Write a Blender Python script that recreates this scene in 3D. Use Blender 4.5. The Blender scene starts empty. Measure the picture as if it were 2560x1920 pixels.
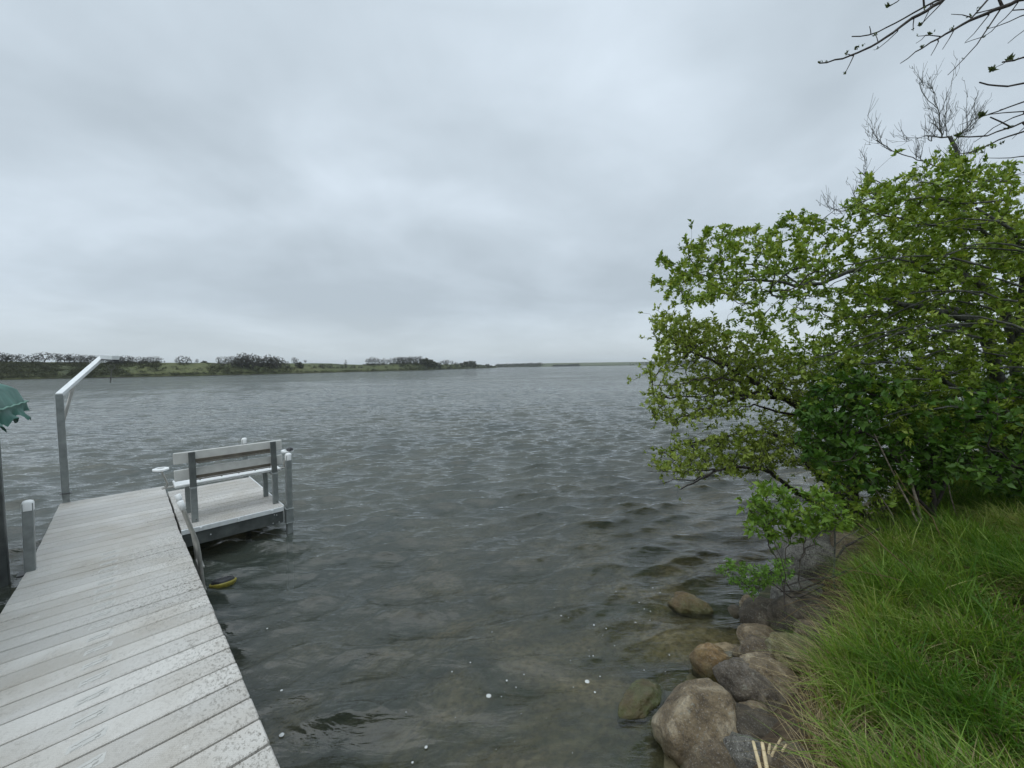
import bpy, math, random
import numpy as np
from mathutils import Vector, Matrix, noise as mnoise
random.seed(7); RS = np.random.RandomState(7)
scene = bpy.context.scene
C = scene.collection
rad = math.radians

# ------------------------------------------------------------------ camera
F = 965.0; PITCH = rad(2.61); ROLL = rad(0.75); CAMZ = 2.5
_c, _s = math.cos(ROLL), math.sin(ROLL); _cp, _sp = math.cos(PITCH), math.sin(PITCH)
cam = bpy.data.cameras.new('camera'); camo = bpy.data.objects.new('camera', cam); C.objects.link(camo)
cam.sensor_width = 36.0; cam.lens = F/2560*36.0; cam.clip_start = 0.05; cam.clip_end = 14000
_r = Vector((_c, -_s*_sp, -_s*_cp)); _u = Vector((_s, _c*_sp, _c*_cp)); _f = Vector((0, _cp, -_sp))
camo.matrix_world = Matrix(((_r.x, _u.x, -_f.x, 0), (_r.y, _u.y, -_f.y, 0), (_r.z, _u.z, -_f.z, CAMZ), (0, 0, 0, 1)))
scene.camera = camo

def ray(x, y):
    u = (x-1280)/F; v = -(y-960)/F
    a = u*_c+v*_s; b = -u*_s+v*_c
    return np.array([a, _cp+b*_sp, -_sp+b*_cp])
def at(x, y, Y):                 # photo direction (2560 wide) taken out to the depth Y metres
    d = ray(x, y); d = d*(Y/d[1]); return np.array([d[0], Y, CAMZ+d[2]])
def atz(x, y, z):                # photo direction down to the height z
    d = ray(x, y); t = (z-CAMZ)/d[2]; return np.array([d[0]*t, d[1]*t, z])

# ------------------------------------------------------------------ sky and sun
SUN_EL, SUN_AZ = rad(60), rad(215)
world = bpy.data.worlds.new('World'); scene.world = world; world.use_nodes = True
nt = world.node_tree; nt.nodes.clear()
def N(t, ty, **k):
    n = t.nodes.new(ty)
    for a, b in k.items(): setattr(n, a, b)
    return n
L = nt.links.new
sky = N(nt, 'ShaderNodeTexSky', sky_type='NISHITA', sun_disc=False, sun_elevation=SUN_EL, sun_rotation=SUN_AZ)
bg1 = N(nt, 'ShaderNodeBackground'); bg1.inputs[1].default_value = 0.07; L(sky.outputs[0], bg1.inputs[0])
tc = N(nt, 'ShaderNodeTexCoord'); sep = N(nt, 'ShaderNodeSeparateXYZ'); L(tc.outputs['Generated'], sep.inputs[0])
def math_(t, op, a, b=None, c=None, clamp=False):
    n = N(t, 'ShaderNodeMath', operation=op, use_clamp=clamp)
    for i, v in enumerate((a, b, c)):
        if v is None: continue
        if isinstance(v, (int, float)): n.inputs[i].default_value = v
        else: t.links.new(v, n.inputs[i])
    return n.outputs[0]
zz = math_(nt, 'MAXIMUM', sep.outputs[2], 0.0)
den = math_(nt, 'ADD', zz, 0.20)
cx = math_(nt, 'DIVIDE', sep.outputs[0], den); cy = math_(nt, 'DIVIDE', sep.outputs[1], den)
comb = N(nt, 'ShaderNodeCombineXYZ'); L(cx, comb.inputs[0]); L(cy, comb.inputs[1]); comb.inputs[2].default_value = 9.7
def noise_(t, vec, scale, detail=4, rough=.55, dist=0.0):
    n = N(t, 'ShaderNodeTexNoise'); n.inputs['Scale'].default_value = scale; n.inputs['Detail'].default_value = detail
    n.inputs['Roughness'].default_value = rough; n.inputs['Distortion'].default_value = dist
    if vec is not None: t.links.new(vec, n.inputs['Vector'])
    return n.outputs['Fac']
def ramp_(t, fac, stops, interp='LINEAR'):
    r = N(t, 'ShaderNodeValToRGB'); r.color_ramp.interpolation = interp
    e = r.color_ramp.elements
    while len(e) < len(stops): e.new(0.5)
    for k, (p, c) in enumerate(stops):
        e[k].position = p; e[k].color = (c, c, c, 1) if isinstance(c, (int, float)) else tuple(c)+(1,)
    t.links.new(fac, r.inputs[0]); return r.outputs[0]
n1 = noise_(nt, comb.outputs[0], 0.62, 4, .5, .5)
n2 = noise_(nt, comb.outputs[0], 2.3, 6, .6, .3)
nn = math_(nt, 'ADD', math_(nt, 'MULTIPLY', n1, .80), math_(nt, 'MULTIPLY', n2, .20))
cl = ramp_(nt, nn, [(0.36, (.45, .52, .58)), (.50, (.54, .62, .69)), (0.63, (.66, .75, .835))])
# pale band at the horizon, brighter overcast overhead
hz = ramp_(nt, zz, [(0.0, 1.0), (.035, .9), (.14, 0.0)])
mixh = N(nt, 'ShaderNodeMixRGB'); L(math_(nt, 'MULTIPLY', hz, .62), mixh.inputs[0]); L(cl, mixh.inputs[1]); mixh.inputs[2].default_value = (.56, .62, .64, 1)
zen = ramp_(nt, zz, [(0.0, .333), (.66, .35), (.95, .78)])
zenm = math_(nt, 'MULTIPLY', zen, 3.0)
bg2 = N(nt, 'ShaderNodeBackground'); L(mixh.outputs[0], bg2.inputs[0]); L(zenm, bg2.inputs[1])
mx = N(nt, 'ShaderNodeMixShader'); mx.inputs[0].default_value = 0.93; L(bg1.outputs[0], mx.inputs[1]); L(bg2.outputs[0], mx.inputs[2])
wo = N(nt, 'ShaderNodeOutputWorld'); L(mx.outputs[0], wo.inputs[0])

sl = bpy.data.lights.new('sun', 'SUN'); sl.energy = .8; sl.angle = rad(70); sl.color = (1, .97, .93)
so = bpy.data.objects.new('sun', sl); C.objects.link(so)
sd = Vector((math.sin(SUN_AZ)*math.cos(SUN_EL), math.cos(SUN_AZ)*math.cos(SUN_EL), math.sin(SUN_EL)))
so.rotation_euler = sd.to_track_quat('Z', 'Y').to_euler(); so.location = (0, 0, 60)
scene.view_settings.view_transform = 'Standard'; scene.view_settings.look = 'None'
scene.view_settings.exposure = 0.16; scene.view_settings.gamma = 1.0; scene.view_settings.use_curve_mapping = False
scene.render.engine = 'CYCLES'
scene.cycles.max_bounces = 8; scene.cycles.transparent_max_bounces = 12; scene.cycles.volume_bounces = 0
scene.cycles.use_denoising = True

# ------------------------------------------------------------------ helpers
class MB:
    """collects vertices and faces; build() links them as one mesh object"""
    def __init__(s): s.v = []; s.f = []; s.mi = []
    def add(s, v, f, mi=0):
        o = len(s.v); s.v += [tuple(map(float, p)) for p in v]; s.f += [tuple(i+o for i in q) for q in f]; s.mi += [mi]*len(f)
    def box(s, c, d, M=None, bev=0.0, mi=0):
        x, y, z = [k/2 for k in d]; b = min(bev, x*.9, y*.9, z*.9)
        if b <= 0:
            P = [(-x,-y,-z),(x,-y,-z),(x,y,-z),(-x,y,-z),(-x,-y,z),(x,-y,z),(x,y,z),(-x,y,z)]
            Q = [(0,3,2,1),(4,5,6,7),(0,1,5,4),(1,2,6,5),(2,3,7,6),(3,0,4,7)]
        else:                      # chamfered box: 24 vertices
            P = []; idx = {}
            for sx in (-1,1):
                for sy in (-1,1):
                    for sz in (-1,1):
                        for ax in range(3):
                            p = [sx*(x-b), sy*(y-b), sz*(z-b)]; p[ax] = (sx*x, sy*y, sz*z)[ax]
                            idx[(sx,sy,sz,ax)] = len(P); P.append(tuple(p))
            Q = []
            cyc = [(-1,-1),(1,-1),(1,1),(-1,1)]
            for ax in range(3):
                o1, o2 = [(1,2),(2,0),(0,1)][ax]
                for sg in (-1,1):
                    q = []
                    for (a, bb) in cyc:
                        k = [0,0,0]; k[ax] = sg; k[o1] = a; k[o2] = bb; q.append(idx[(k[0],k[1],k[2],ax)])
                    Q.append(tuple(q if sg > 0 else q[::-1]))
            for ax in range(3):
                o1, o2 = [(1,2),(2,0),(0,1)][ax]
                for s1 in (-1,1):
                    for s2 in (-1,1):
                        ks = []
                        for sa in (-1,1):
                            k = [0,0,0]; k[ax] = sa; k[o1] = s1; k[o2] = s2; ks.append(tuple(k))
                        Q.append((idx[ks[0]+(o1,)], idx[ks[1]+(o1,)], idx[ks[1]+(o2,)], idx[ks[0]+(o2,)]))
            for sx in (-1,1):
                for sy in (-1,1):
                    for sz in (-1,1): Q.append(tuple(idx[(sx,sy,sz,a)] for a in range(3)))
        R = M if M is not None else Matrix.Identity(4)
        s.add([R @ Vector(p) + Vector(c) if M is None or len(M) == 3 else (Matrix.Translation(c) @ R) @ Vector(p) for p in P], Q, mi)
    def tube(s, pts, r, n=8, caps=True, mi=0):
        pts = [Vector(p) for p in pts]; m = len(pts)
        rs = r if isinstance(r, (list, tuple)) else [r]*m
        t0 = (pts[1]-pts[0]).normalized(); a = t0.orthogonal().normalized(); V = []; Q = []
        for i, p in enumerate(pts):
            t = (pts[min(i+1, m-1)]-pts[max(i-1, 0)]).normalized()
            a = (a-t*a.dot(t)).normalized(); b = t.cross(a)
            for k in range(n):
                th = 2*math.pi*k/n; V.append(p+(a*math.cos(th)+b*math.sin(th))*rs[i])
        for i in range(m-1):
            for k in range(n): Q.append((i*n+k, i*n+(k+1) % n, (i+1)*n+(k+1) % n, (i+1)*n+k))
        if caps: Q.append(tuple(range(n))[::-1]); Q.append(tuple((m-1)*n+k for k in range(n)))
        s.add(V, Q, mi)
    def lathe(s, prof, c=(0,0,0), n=20, M=None, mi=0):
        V = []; Q = []
        for (r, z) in prof:
            for k in range(n):
                th = 2*math.pi*k/n; p = Vector((r*math.cos(th), r*math.sin(th), z))
                if M is not None: p = M @ p
                V.append(p+Vector(c))
        for i in range(len(prof)-1):
            for k in range(n): Q.append((i*n+k, i*n+(k+1) % n, (i+1)*n+(k+1) % n, (i+1)*n+k))
        s.add(V, Q, mi)
    def build(s, name, mats, parent=None, smooth=False):
        me = bpy.data.meshes.new(name); me.from_pydata(s.v, [], s.f)
        if not isinstance(mats, (list, tuple)): mats = [mats]
        for m in mats: me.materials.append(m)
        me.polygons.foreach_set('material_index', s.mi)
        if smooth: me.polygons.foreach_set('use_smooth', [True]*len(me.polygons))
        me.update()
        return link(name, me, parent)
def link(name, me, parent=None):
    o = bpy.data.objects.new(name, me); C.objects.link(o)
    if parent is not None: o.parent = parent
    return o
def tag(o, label=None, cat=None, group=None, kind=None):
    if label: o['label'] = label
    if cat: o['category'] = cat
    if group: o['group'] = group
    if kind: o['kind'] = kind
    return o
def empty(name, loc=(0,0,0), rz=0.0):
    o = bpy.data.objects.new(name, None); o.location = loc; o.rotation_euler = (0, 0, rz); C.objects.link(o); o.empty_display_size = .2; return o
def npmesh(name, V, Fq, mat, parent=None, smooth=False, attrs=None, loc=None):
    """V (n,3) array, Fq (m,k) index array with k = 3 or 4, or a list of such arrays"""
    Fs = Fq if isinstance(Fq, list) else [Fq]
    me = bpy.data.meshes.new(name)
    V = np.asarray(V, dtype=np.float32)
    if loc is not None: V = V-np.asarray(loc, dtype=np.float32)
    me.vertices.add(len(V)); me.vertices.foreach_set('co', V.ravel())
    idx = np.concatenate([f.ravel() for f in Fs]).astype(np.int32)
    tot = np.concatenate([np.full(len(f), f.shape[1]) for f in Fs]).astype(np.int32)
    st = np.concatenate([[0], np.cumsum(tot)[:-1]]).astype(np.int32)
    me.loops.add(len(idx)); me.loops.foreach_set('vertex_index', idx)
    me.polygons.add(len(tot)); me.polygons.foreach_set('loop_start', st)
    try: me.polygons.foreach_set('loop_total', tot)
    except Exception: pass
    me.materials.append(mat)
    if attrs:
        for k, a in attrs.items():
            at_ = me.attributes.new(k, 'FLOAT', 'POINT'); at_.data.foreach_set('value', np.asarray(a, dtype=np.float32))
    me.update(calc_edges=True); me.validate()
    if smooth: me.polygons.foreach_set('use_smooth', np.ones(len(me.polygons), dtype=bool))
    o = link(name, me, parent)
    if loc is not None: o.location = loc
    return o

# ------------------------------------------------------------------ materials
def mat(name):
    m = bpy.data.materials.new(name); m.use_nodes = True; t = m.node_tree
    b = t.nodes['Principled BSDF']; return m, t, b
def objco(t, sc=(1,1,1)):
    c = N(t, 'ShaderNodeTexCoord'); mp = N(t, 'ShaderNodeMapping'); mp.inputs['Scale'].default_value = sc
    t.links.new(c.outputs['Object'], mp.inputs[0]); return mp.outputs[0]
def geoco(t, sc=(1,1,1)):
    c = N(t, 'ShaderNodeNewGeometry'); mp = N(t, 'ShaderNodeMapping'); mp.inputs['Scale'].default_value = sc
    t.links.new(c.outputs['Position'], mp.inputs[0]); return mp.outputs[0]
def mixc(t, fac, a, b, mode='MIX'):
    n = N(t, 'ShaderNodeMixRGB', blend_type=mode)
    for i, v in zip((0, 1, 2), (fac, a, b)):
        if isinstance(v, (int, float)): n.inputs[i].default_value = v
        elif isinstance(v, tuple): n.inputs[i].default_value = v+(1,) if len(v) == 3 else v
        else: t.links.new(v, n.inputs[i])
    return n.outputs[0]
def bump(t, h, strength=.5, dist=.01, nrm=None):
    b = N(t, 'ShaderNodeBump'); b.inputs['Strength'].default_value = strength; b.inputs['Distance'].default_value = dist
    t.links.new(h, b.inputs['Height'])
    if nrm is not None: t.links.new(nrm, b.inputs['Normal'])
    return b.outputs[0]

def simple(name, col, rough=.5, metal=0.0, var=.15, scale=8, bmp=.0, bscale=60):
    m, t, b = mat(name); co = objco(t)
    n = noise_(t, co, scale, 5, .6)
    c1 = tuple(k*(1-var) for k in col); c2 = tuple(min(1, k*(1+var)) for k in col)
    t.links.new(ramp_(t, n, [(.3, c1), (.7, c2)]), b.inputs['Base Color'])
    b.inputs['Roughness'].default_value = rough; b.inputs['Metallic'].default_value = metal
    if bmp: t.links.new(bump(t, noise_(t, co, bscale, 3), bmp, .004), b.inputs['Normal'])
    return m
M_alu = simple('weathered_aluminium', (.25, .27, .265), .45, .5, .22, 9, .15, 90)
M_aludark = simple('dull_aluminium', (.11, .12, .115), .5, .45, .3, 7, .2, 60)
M_alubright = simple('bright_aluminium', (.68, .70, .70), .45, .2, .10, 14)
M_rail = simple('anodised_tube', (.40, .39, .36), .35, .6, .2, 10)
M_white = simple('white_plastic', (.78, .79, .78), .4, 0, .05, 12, .2, 60)
M_slat = simple('weathered_slat', (.54, .54, .51), .5, 0, .12, 9, .2, 60)
M_black = simple('black_rubber_and_shade', (.015, .016, .018), .5, 0, .3, 30)
M_chain = simple('galvanised_chain', (.12, .12, .11), .5, .6, .3, 30)
M_bolt = simple('bolt_steel', (.10, .10, .10), .4, .8, .1, 30)
M_yellow = simple('yellow_plastic', (.22, .19, .025), .5, 0, .25, 14)

def deck_mat(name, base, dirt, joint=0):
    m, t, b = mat(name); co = objco(t)
    s = N(t, 'ShaderNodeSeparateXYZ'); t.links.new(co, s.inputs[0])
    # every board has its own tone
    vb = math_(t, 'FLOOR', math_(t, 'DIVIDE', s.outputs[1], .205))
    wn = N(t, 'ShaderNodeTexWhiteNoise', noise_dimensions='1D'); t.links.new(vb, wn.inputs['W'])
    c = mixc(t, wn.outputs[0], tuple(k*.82 for k in base), tuple(k*1.06 for k in base))
    big = noise_(t, co, 1.7, 5, .6, .3)
    c = mixc(t, math_(t, 'MULTIPLY', ramp_(t, big, [(.42, 0.0), (.68, 1.0)]), .75), c, (.40, .365, .31))
    # small specks of grime that sit in the tread
    edge = ramp_(t, math_(t, 'ADD', math_(t, 'MULTIPLY', s.outputs[0], .55), math_(t, 'MULTIPLY', noise_(t, co, 1.1, 3), .9)), [(.36, .10), (.72, .9)])
    sp = N(t, 'ShaderNodeMapping'); sp.inputs['Scale'].default_value = (1, .55, 1); t.links.new(co, sp.inputs[0])
    g = ramp_(t, noise_(t, sp.outputs[0], 60, 4, .8), [(.50, 0.0), (.60, 1.0)])
    g2 = ramp_(t, noise_(t, co, 6, 6, .7), [(.5, 0.0), (.66, 1.0)])
    c = mixc(t, math_(t, 'MULTIPLY', math_(t, 'MULTIPLY', g, math_(t, 'ADD', edge, math_(t, 'MULTIPLY', g2, .35))), dirt), c, (.15, .135, .11))
    c = mixc(t, math_(t, 'MULTIPLY', ramp_(t, noise_(t, co, 11, 4, .6), [(.62, 0.0), (.74, 1.0)]), .35), c, (.72, .71, .66))
    t.links.new(c, b.inputs['Base Color'])
    b.inputs['Roughness'].default_value = .58
    # raised tread: short ribs in staggered rows
    wv = math_(t, 'MULTIPLY', math_(t, 'SINE', math_(t, 'MULTIPLY', s.outputs[0], 520.0)), math_(t, 'SINE', math_(t, 'MULTIPLY', s.outputs[1], 420.0)))
    t.links.new(bump(t, wv, .35, .0015), b.inputs['Normal'])
    return m
M_deck = deck_mat('deck_boards', (.56, .54, .50), .9)
M_deck2 = deck_mat('deck_boards_far', (.55, .53, .495), .6)

def leafmat(name, c1, c2, c3, trans=.24, rough=.5):
    m, t, b = mat(name); a = N(t, 'ShaderNodeAttribute', attribute_name='v')
    col = ramp_(t, a.outputs['Fac'], [(0, c1), (.5, c2), (1, c3)])
    t.links.new(col, b.inputs['Base Color']); b.inputs['Roughness'].default_value = rough
    b.inputs['Specular IOR Level'].default_value = .35
    tr = N(t, 'ShaderNodeBsdfTranslucent'); t.links.new(mixc(t, 1.0, col, (1.5, 1.35, .6), 'MULTIPLY'), tr.inputs[0])
    mxs = N(t, 'ShaderNodeMixShader'); mxs.inputs[0].default_value = trans
    t.links.new(b.outputs[0], mxs.inputs[1]); t.links.new(tr.outputs[0], mxs.inputs[2])
    t.links.new(mxs.outputs[0], t.nodes['Material Output'].inputs[0]); return m
M_leafA = leafmat('cherry_leaves', (.075, .135, .010), (.165, .260, .024), (.34, .42, .08))
M_leafB = leafmat('thorn_leaves', (.14, .21, .025), (.24, .32, .045), (.38, .45, .11))
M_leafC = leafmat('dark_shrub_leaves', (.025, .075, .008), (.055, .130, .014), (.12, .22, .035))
M_leafD = leafmat('sapling_leaves', (.060, .13, .012), (.115, .21, .02), (.20, .30, .04))
M_leafE = leafmat('bright_sapling_leaves', (.07, .16, .015), (.11, .23, .025), (.16, .28, .05))
M_bud = leafmat('opening_buds', (.03, .045, .015), (.05, .075, .02), (.08, .11, .03))
M_grass = leafmat('grass_blades', (.055, .140, .012), (.170, .285, .034), (.42, .44, .16), .3)
M_straw = leafmat('dry_straw', (.13, .09, .04), (.36, .29, .15), (.55, .47, .29), .2)
M_farleaf = leafmat('far_foliage', (.030, .036, .016), (.050, .056, .026), (.080, .086, .042), .2, .8)
def bark(name, c1, c2, sc=30):
    m, t, b = mat(name); co = geoco(t)
    n = noise_(t, co, sc, 6, .65)
    t.links.new(ramp_(t, n, [(.35, c1), (.62, c2)]), b.inputs['Base Color']); b.inputs['Roughness'].default_value = .85
    t.links.new(bump(t, n, .8, .01), b.inputs['Normal']); return m
M_barkA = bark('grey_bark', (.028, .03, .024), (.115, .12, .10))
M_barkB = bark('dark_bark', (.018, .015, .012), (.06, .05, .042))
M_twig = bark('fine_twigs', (.03, .026, .02), (.08, .07, .055))
M_twigF = bark('bare_twigs', (.05, .045, .045), (.12, .11, .105))
M_deadwood = bark('dead_wood', (.12, .095, .07), (.30, .26, .20))
M_reed = simple('cut_reed', (.62, .50, .30), .6, 0, .18, 20)
M_farbark = bark('far_bark', (.026, .023, .02), (.052, .047, .038), 2)

def rockmat(name, c1, c2, c3, speck=.5, vein=0.0, algae=0.0, scale=6):
    m, t, b = mat(name); co = objco(t); g = N(t, 'ShaderNodeNewGeometry'); gs = N(t, 'ShaderNodeSeparateXYZ'); t.links.new(g.outputs['Position'], gs.inputs[0])
    n = noise_(t, co, scale, 6, .68, .5)
    c = ramp_(t, n, [(.30, c1), (.50, c2), (.68, c3)])
    sp = noise_(t, co, 52, 3, .75)
    c = mixc(t, math_(t, 'MULTIPLY', ramp_(t, sp, [(.50, 0.0), (.60, 1.0)]), speck), c, (.055, .05, .045))
    c = mixc(t, math_(t, 'MULTIPLY', ramp_(t, noise_(t, co, 110, 2, .6), [(.58, 0.0), (.66, 1.0)]), speck*.7), c, (.42, .41, .38))
    if vein:
        w = N(t, 'ShaderNodeTexWave', wave_type='BANDS', bands_direction='DIAGONAL'); w.inputs['Scale'].default_value = 7
        w.inputs['Distortion'].default_value = 12; w.inputs['Detail'].default_value = 5; w.inputs['Detail Scale'].default_value = 2.2; t.links.new(co, w.inputs[0])
        c = mixc(t, math_(t, 'MULTIPLY', ramp_(t, w.outputs['Fac'], [(.55, 0.0), (.9, 1.0)]), vein), c, (.36, .33, .30))
    # lichen
    c = mixc(t, math_(t, 'MULTIPLY', ramp_(t, noise_(t, co, 13, 6, .75), [(.60, 0.0), (.68, 1.0)]), .6), c, (.36, .36, .29))
    # brown and green slime below the splash line
    wl = math_(t, 'ADD', gs.outputs[2], math_(t, 'MULTIPLY', math_(t, 'SUBTRACT', noise_(t, co, 7, 5, .6), .5), .22))
    wet = ramp_(t, wl, [(.05, 1.0), (.20, 0.0)])
    c = mixc(t, math_(t, 'MULTIPLY', wet, .75), c, mixc(t, ramp_(t, noise_(t, co, 5, 3), [(.4, 0.0), (.6, 1.0)]), (.075, .055, .022), (.055, .07, .022)))
    if algae: c = mixc(t, math_(t, 'MULTIPLY', ramp_(t, noise_(t, co, 9, 5, .7), [(.42, 0.0), (.6, 1.0)]), algae), c, (.07, .085, .02))
    t.links.new(c, b.inputs['Base Color'])
    t.links.new(ramp_(t, wl, [(.05, .25), (.2, .8)]), b.inputs['Roughness'])
    h = math_(t, 'ADD', n, math_(t, 'MULTIPLY', noise_(t, co, 38, 5, .75), .6))
    t.links.new(bump(t, h, 1.0, .03), b.inputs['Normal']); return m
M_rk = {
 'tan': rockmat('tan_granite', (.06, .042, .022), (.21, .16, .095), (.45, .385, .27), .45),
 'brown': rockmat('brown_granite', (.07, .04, .014), (.24, .15, .06), (.44, .37, .25), .4, 0, .15),
 'grey': rockmat('grey_granite', (.06, .058, .046), (.15, .145, .125), (.30, .295, .26), .85),
 'striped': rockmat('striped_gneiss', (.042, .034, .024), (.11, .09, .065), (.32, .28, .215), .4, .10),
 'dark': rockmat('dark_slate', (.028, .023, .015), (.078, .064, .044), (.18, .15, .11), .3, 0),
 'pink': rockmat('pink_granite', (.055, .040, .024), (.135, .102, .062), (.32, .265, .18), .55, 0),
 'mossy': rockmat('algae_stone', (.06, .05, .018), (.17, .15, .07), (.38, .35, .24), .3, 0, .5),
}

# ------------------------------------------------------------------ terrain
SHORE = np.array([(-400,-260),(-60,-42),(-6,-5.0),(-1.6,-1.6),(.1,.1),(.75,1.1),(1.0,1.75),(1.3,2.3),(1.85,2.75),(2.35,3.35),(2.95,4.05),(3.9,4.75),(5.0,5.55),(6.4,6.5),(9,8.2),(16,12),(60,36),(300,150),(3400,1300)], float)
def shore_s(x, y):                 # signed distance to the water's edge, land positive
    x = np.asarray(x, float); y = np.asarray(y, float)
    best = np.full(x.shape, 1e18); sg = np.ones(x.shape)
    for (a, b) in zip(SHORE[:-1], SHORE[1:]):
        d = b-a; l2 = d@d; t = np.clip(((x-a[0])*d[0]+(y-a[1])*d[1])/l2, 0, 1)
        qx = x-(a[0]+t*d[0]); qy = y-(a[1]+t*d[1]); D = qx*qx+qy*qy
        cr = -(d[0]*qy-d[1]*qx)
        m = D < best; best = np.where(m, D, best); sg = np.where(m, np.sign(cr), sg)
    return np.sqrt(best)*sg
def vnoise(x, y, sc, seed=0):      # cheap smooth value noise
    x = np.asarray(x)*sc+seed*17.3; y = np.asarray(y)*sc-seed*9.1
    xi = np.floor(x); yi = np.floor(y); fx = x-xi; fy = y-yi
    fx = fx*fx*(3-2*fx); fy = fy*fy*(3-2*fy)
    def h(a, b):
        k = np.sin(a*127.1+b*311.7+seed*74.7)*43758.5453; return k-np.floor(k)
    return ((h(xi,yi)*(1-fx)+h(xi+1,yi)*fx)*(1-fy)+(h(xi,yi+1)*(1-fx)+h(xi+1,yi+1)*fx)*fy)*2-1
def height(x, y):
    s = shore_s(x, y)
    land = .05+.50*(1-np.exp(-np.maximum(s, 0)/.42))+.10*np.minimum(np.maximum(s, 0), 9)+.01*np.maximum(s-9, 0)**.8
    w = np.maximum(-s, 0)
    bed = .05-.19*np.minimum(w, 1.2)-.27*np.clip(w-1.2, 0, 5)-.08*np.clip(w-6.2, 0, 30)
    z = np.where(s > 0, land, np.maximum(bed, -3.2))
    near = np.exp(-(x*x+y*y)/900.)
    return z+near*(.035*vnoise(x, y, 1.7, 1)+.02*vnoise(x, y, 5, 2)+.010*vnoise(x, y, 13, 3))

m, t, b = mat('bank_soil_and_lake_bed'); co = geoco(t)
g = N(t, 'ShaderNodeNewGeometry'); gs = N(t, 'ShaderNodeSeparateXYZ'); t.links.new(g.outputs['Position'], gs.inputs[0])
soil = ramp_(t, noise_(t, co, 9, 6, .7), [(.35, (.035, .022, .013)), (.6, (.10, .07, .04)), (.75, (.16, .12, .07))])
sand = ramp_(t, noise_(t, co, .9, 5, .62, .6), [(.40, (.05, .06, .03)), (.52, (.16, .135, .07)), (.66, (.36, .28, .17))])
sand = mixc(t, ramp_(t, noise_(t, co, 16, 5, .7), [(.42, .0), (.62, .55)]), sand, (.035, .03, .015))
far_ = ramp_(t, gs.outputs[2], [(.02, 0.0), (.10, 1.0)])
t.links.new(mixc(t, far_, sand, soil), b.inputs['Base Color']); b.inputs['Roughness'].default_value = .95
t.links.new(bump(t, noise_(t, co, 22, 6, .7), .8, .03), b.inputs['Normal'])
M_ground = m
def spaced(lo, hi, fine, lim):
    # fine steps inside +-lim around the bank, growing outside
    a = list(np.arange(-lim, lim+1e-6, fine)); st = fine; x = lim
    pos = []
    while x < hi: st *= 1.12; x += st; pos.append(min(x, hi))
    neg = []; st = fine; x = -lim
    while x > lo: st *= 1.12; x -= st; neg.append(max(x, lo))
    return np.array(neg[::-1]+a+pos)
gx = spaced(-3502, 3498, .07, 4.6)+2; gy = spaced(-3503, 3497, .07, 4.4)+3
GX, GY = np.meshgrid(gx, gy)
GZ = height(GX, GY); n0, n1_ = GX.shape
def gridfaces(r, c):
    i = np.arange(r*c).reshape(r, c)
    return np.stack([i[:-1,:-1].ravel(), i[:-1,1:].ravel(), i[1:,1:].ravel(), i[1:,:-1].ravel()], 1)
o = npmesh('ground', np.stack([GX.ravel(), GY.ravel(), GZ.ravel()], 1), gridfaces(n0, n1_), M_ground, smooth=True)
tag(o, kind='structure')

# ------------------------------------------------------------------ water
waves = []
wr = np.random.RandomState(11)
for (cnt_, l0, l1, st_, spr) in ((12, .9, 2.2, .036, 12), (34, .22, .62, .080, 9), (24, .10, .22, .045, 18)):
    for i in range(cnt_):
        lam = l0*(l1/l0)**wr.rand(); az = rad((-24 if wr.rand() < .6 else 12)+wr.normal(0, spr)); k = 2*math.pi/lam
        waves.append((lam, k, math.sin(az), math.cos(az), st_*wr.uniform(.6, 1.35)/k, wr.rand()*2*math.pi))
def wave_field(x, y, spacing, att):
    dx = np.zeros_like(x); dy = np.zeros_like(x); dz = np.zeros_like(x)
    for lam, k, sx, sy, a, ph in waves:
        w = np.clip((lam/spacing-2.2)/2.5, 0, 1)*att*a
        th = k*(x*sx+y*sy)+ph
        s_, c_ = np.sin(th), np.cos(th)
        dz += w*c_; dx -= w*sx*s_*.62; dy -= w*sy*s_*.62
    return dx, dy, dz
rr = [0.0, .25, .45]; r_ = .45
while r_ < 3450: r_ += max(.014, r_*.0052); rr.append(min(r_, 3450))
rr = np.array(rr)
th = np.concatenate([np.arange(-66, 62, .12), np.arange(62, 294, 4.0)]); th = np.radians(th)
RR, TH = np.meshgrid(rr, th, indexing='ij')
WX = RR*np.sin(TH); WY = RR*np.cos(TH)
dr = np.gradient(rr)[:, None]; SP = np.maximum(dr, RR*rad(.12)); SP = np.where((np.cos(TH) < .35) & (np.abs(TH) > 1.3), np.maximum(SP, RR*.07), SP)
sh = shore_s(WX, WY); dep = np.maximum(-height(WX, WY), 0)
att = np.clip(.25+np.maximum(-sh, 0)/3.2, 0, 1)
gust = .95+.30*vnoise(WX, WY, .05, 5)+.20*vnoise(WX, WY, .17, 6)
ddx, ddy, ddz = wave_field(WX, WY, SP, att*gust)
rows, cols = WX.shape
ii = np.arange(rows*cols).reshape(rows, cols); jj = np.roll(ii, -1, axis=1)
FW = np.stack([ii[1:, :].ravel(), ii[:-1, :].ravel(), jj[:-1, :].ravel(), jj[1:, :].ravel()], 1)
lod = np.clip((SP-.02)/.4, 0, 1)
m, t, b = mat('lake_water'); co = geoco(t)
ad = N(t, 'ShaderNodeAttribute', attribute_name='depth'); al = N(t, 'ShaderNodeAttribute', attribute_name='lod')
mpw = N(t, 'ShaderNodeMapping'); mpw.inputs['Rotation'].default_value = (0, 0, rad(-24)); mpw.inputs['Scale'].default_value = (.5, 1.5, 1); t.links.new(co, mpw.inputs[0])
mpr = N(t, 'ShaderNodeMapping'); mpr.inputs['Rotation'].default_value = (0, 0, rad(-20)); mpr.inputs['Scale'].default_value = (.30, 1.5, 1); t.links.new(co, mpr.inputs[0])
small = noise_(t, mpr.outputs[0], 5.5, 4, .55, .5)
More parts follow.
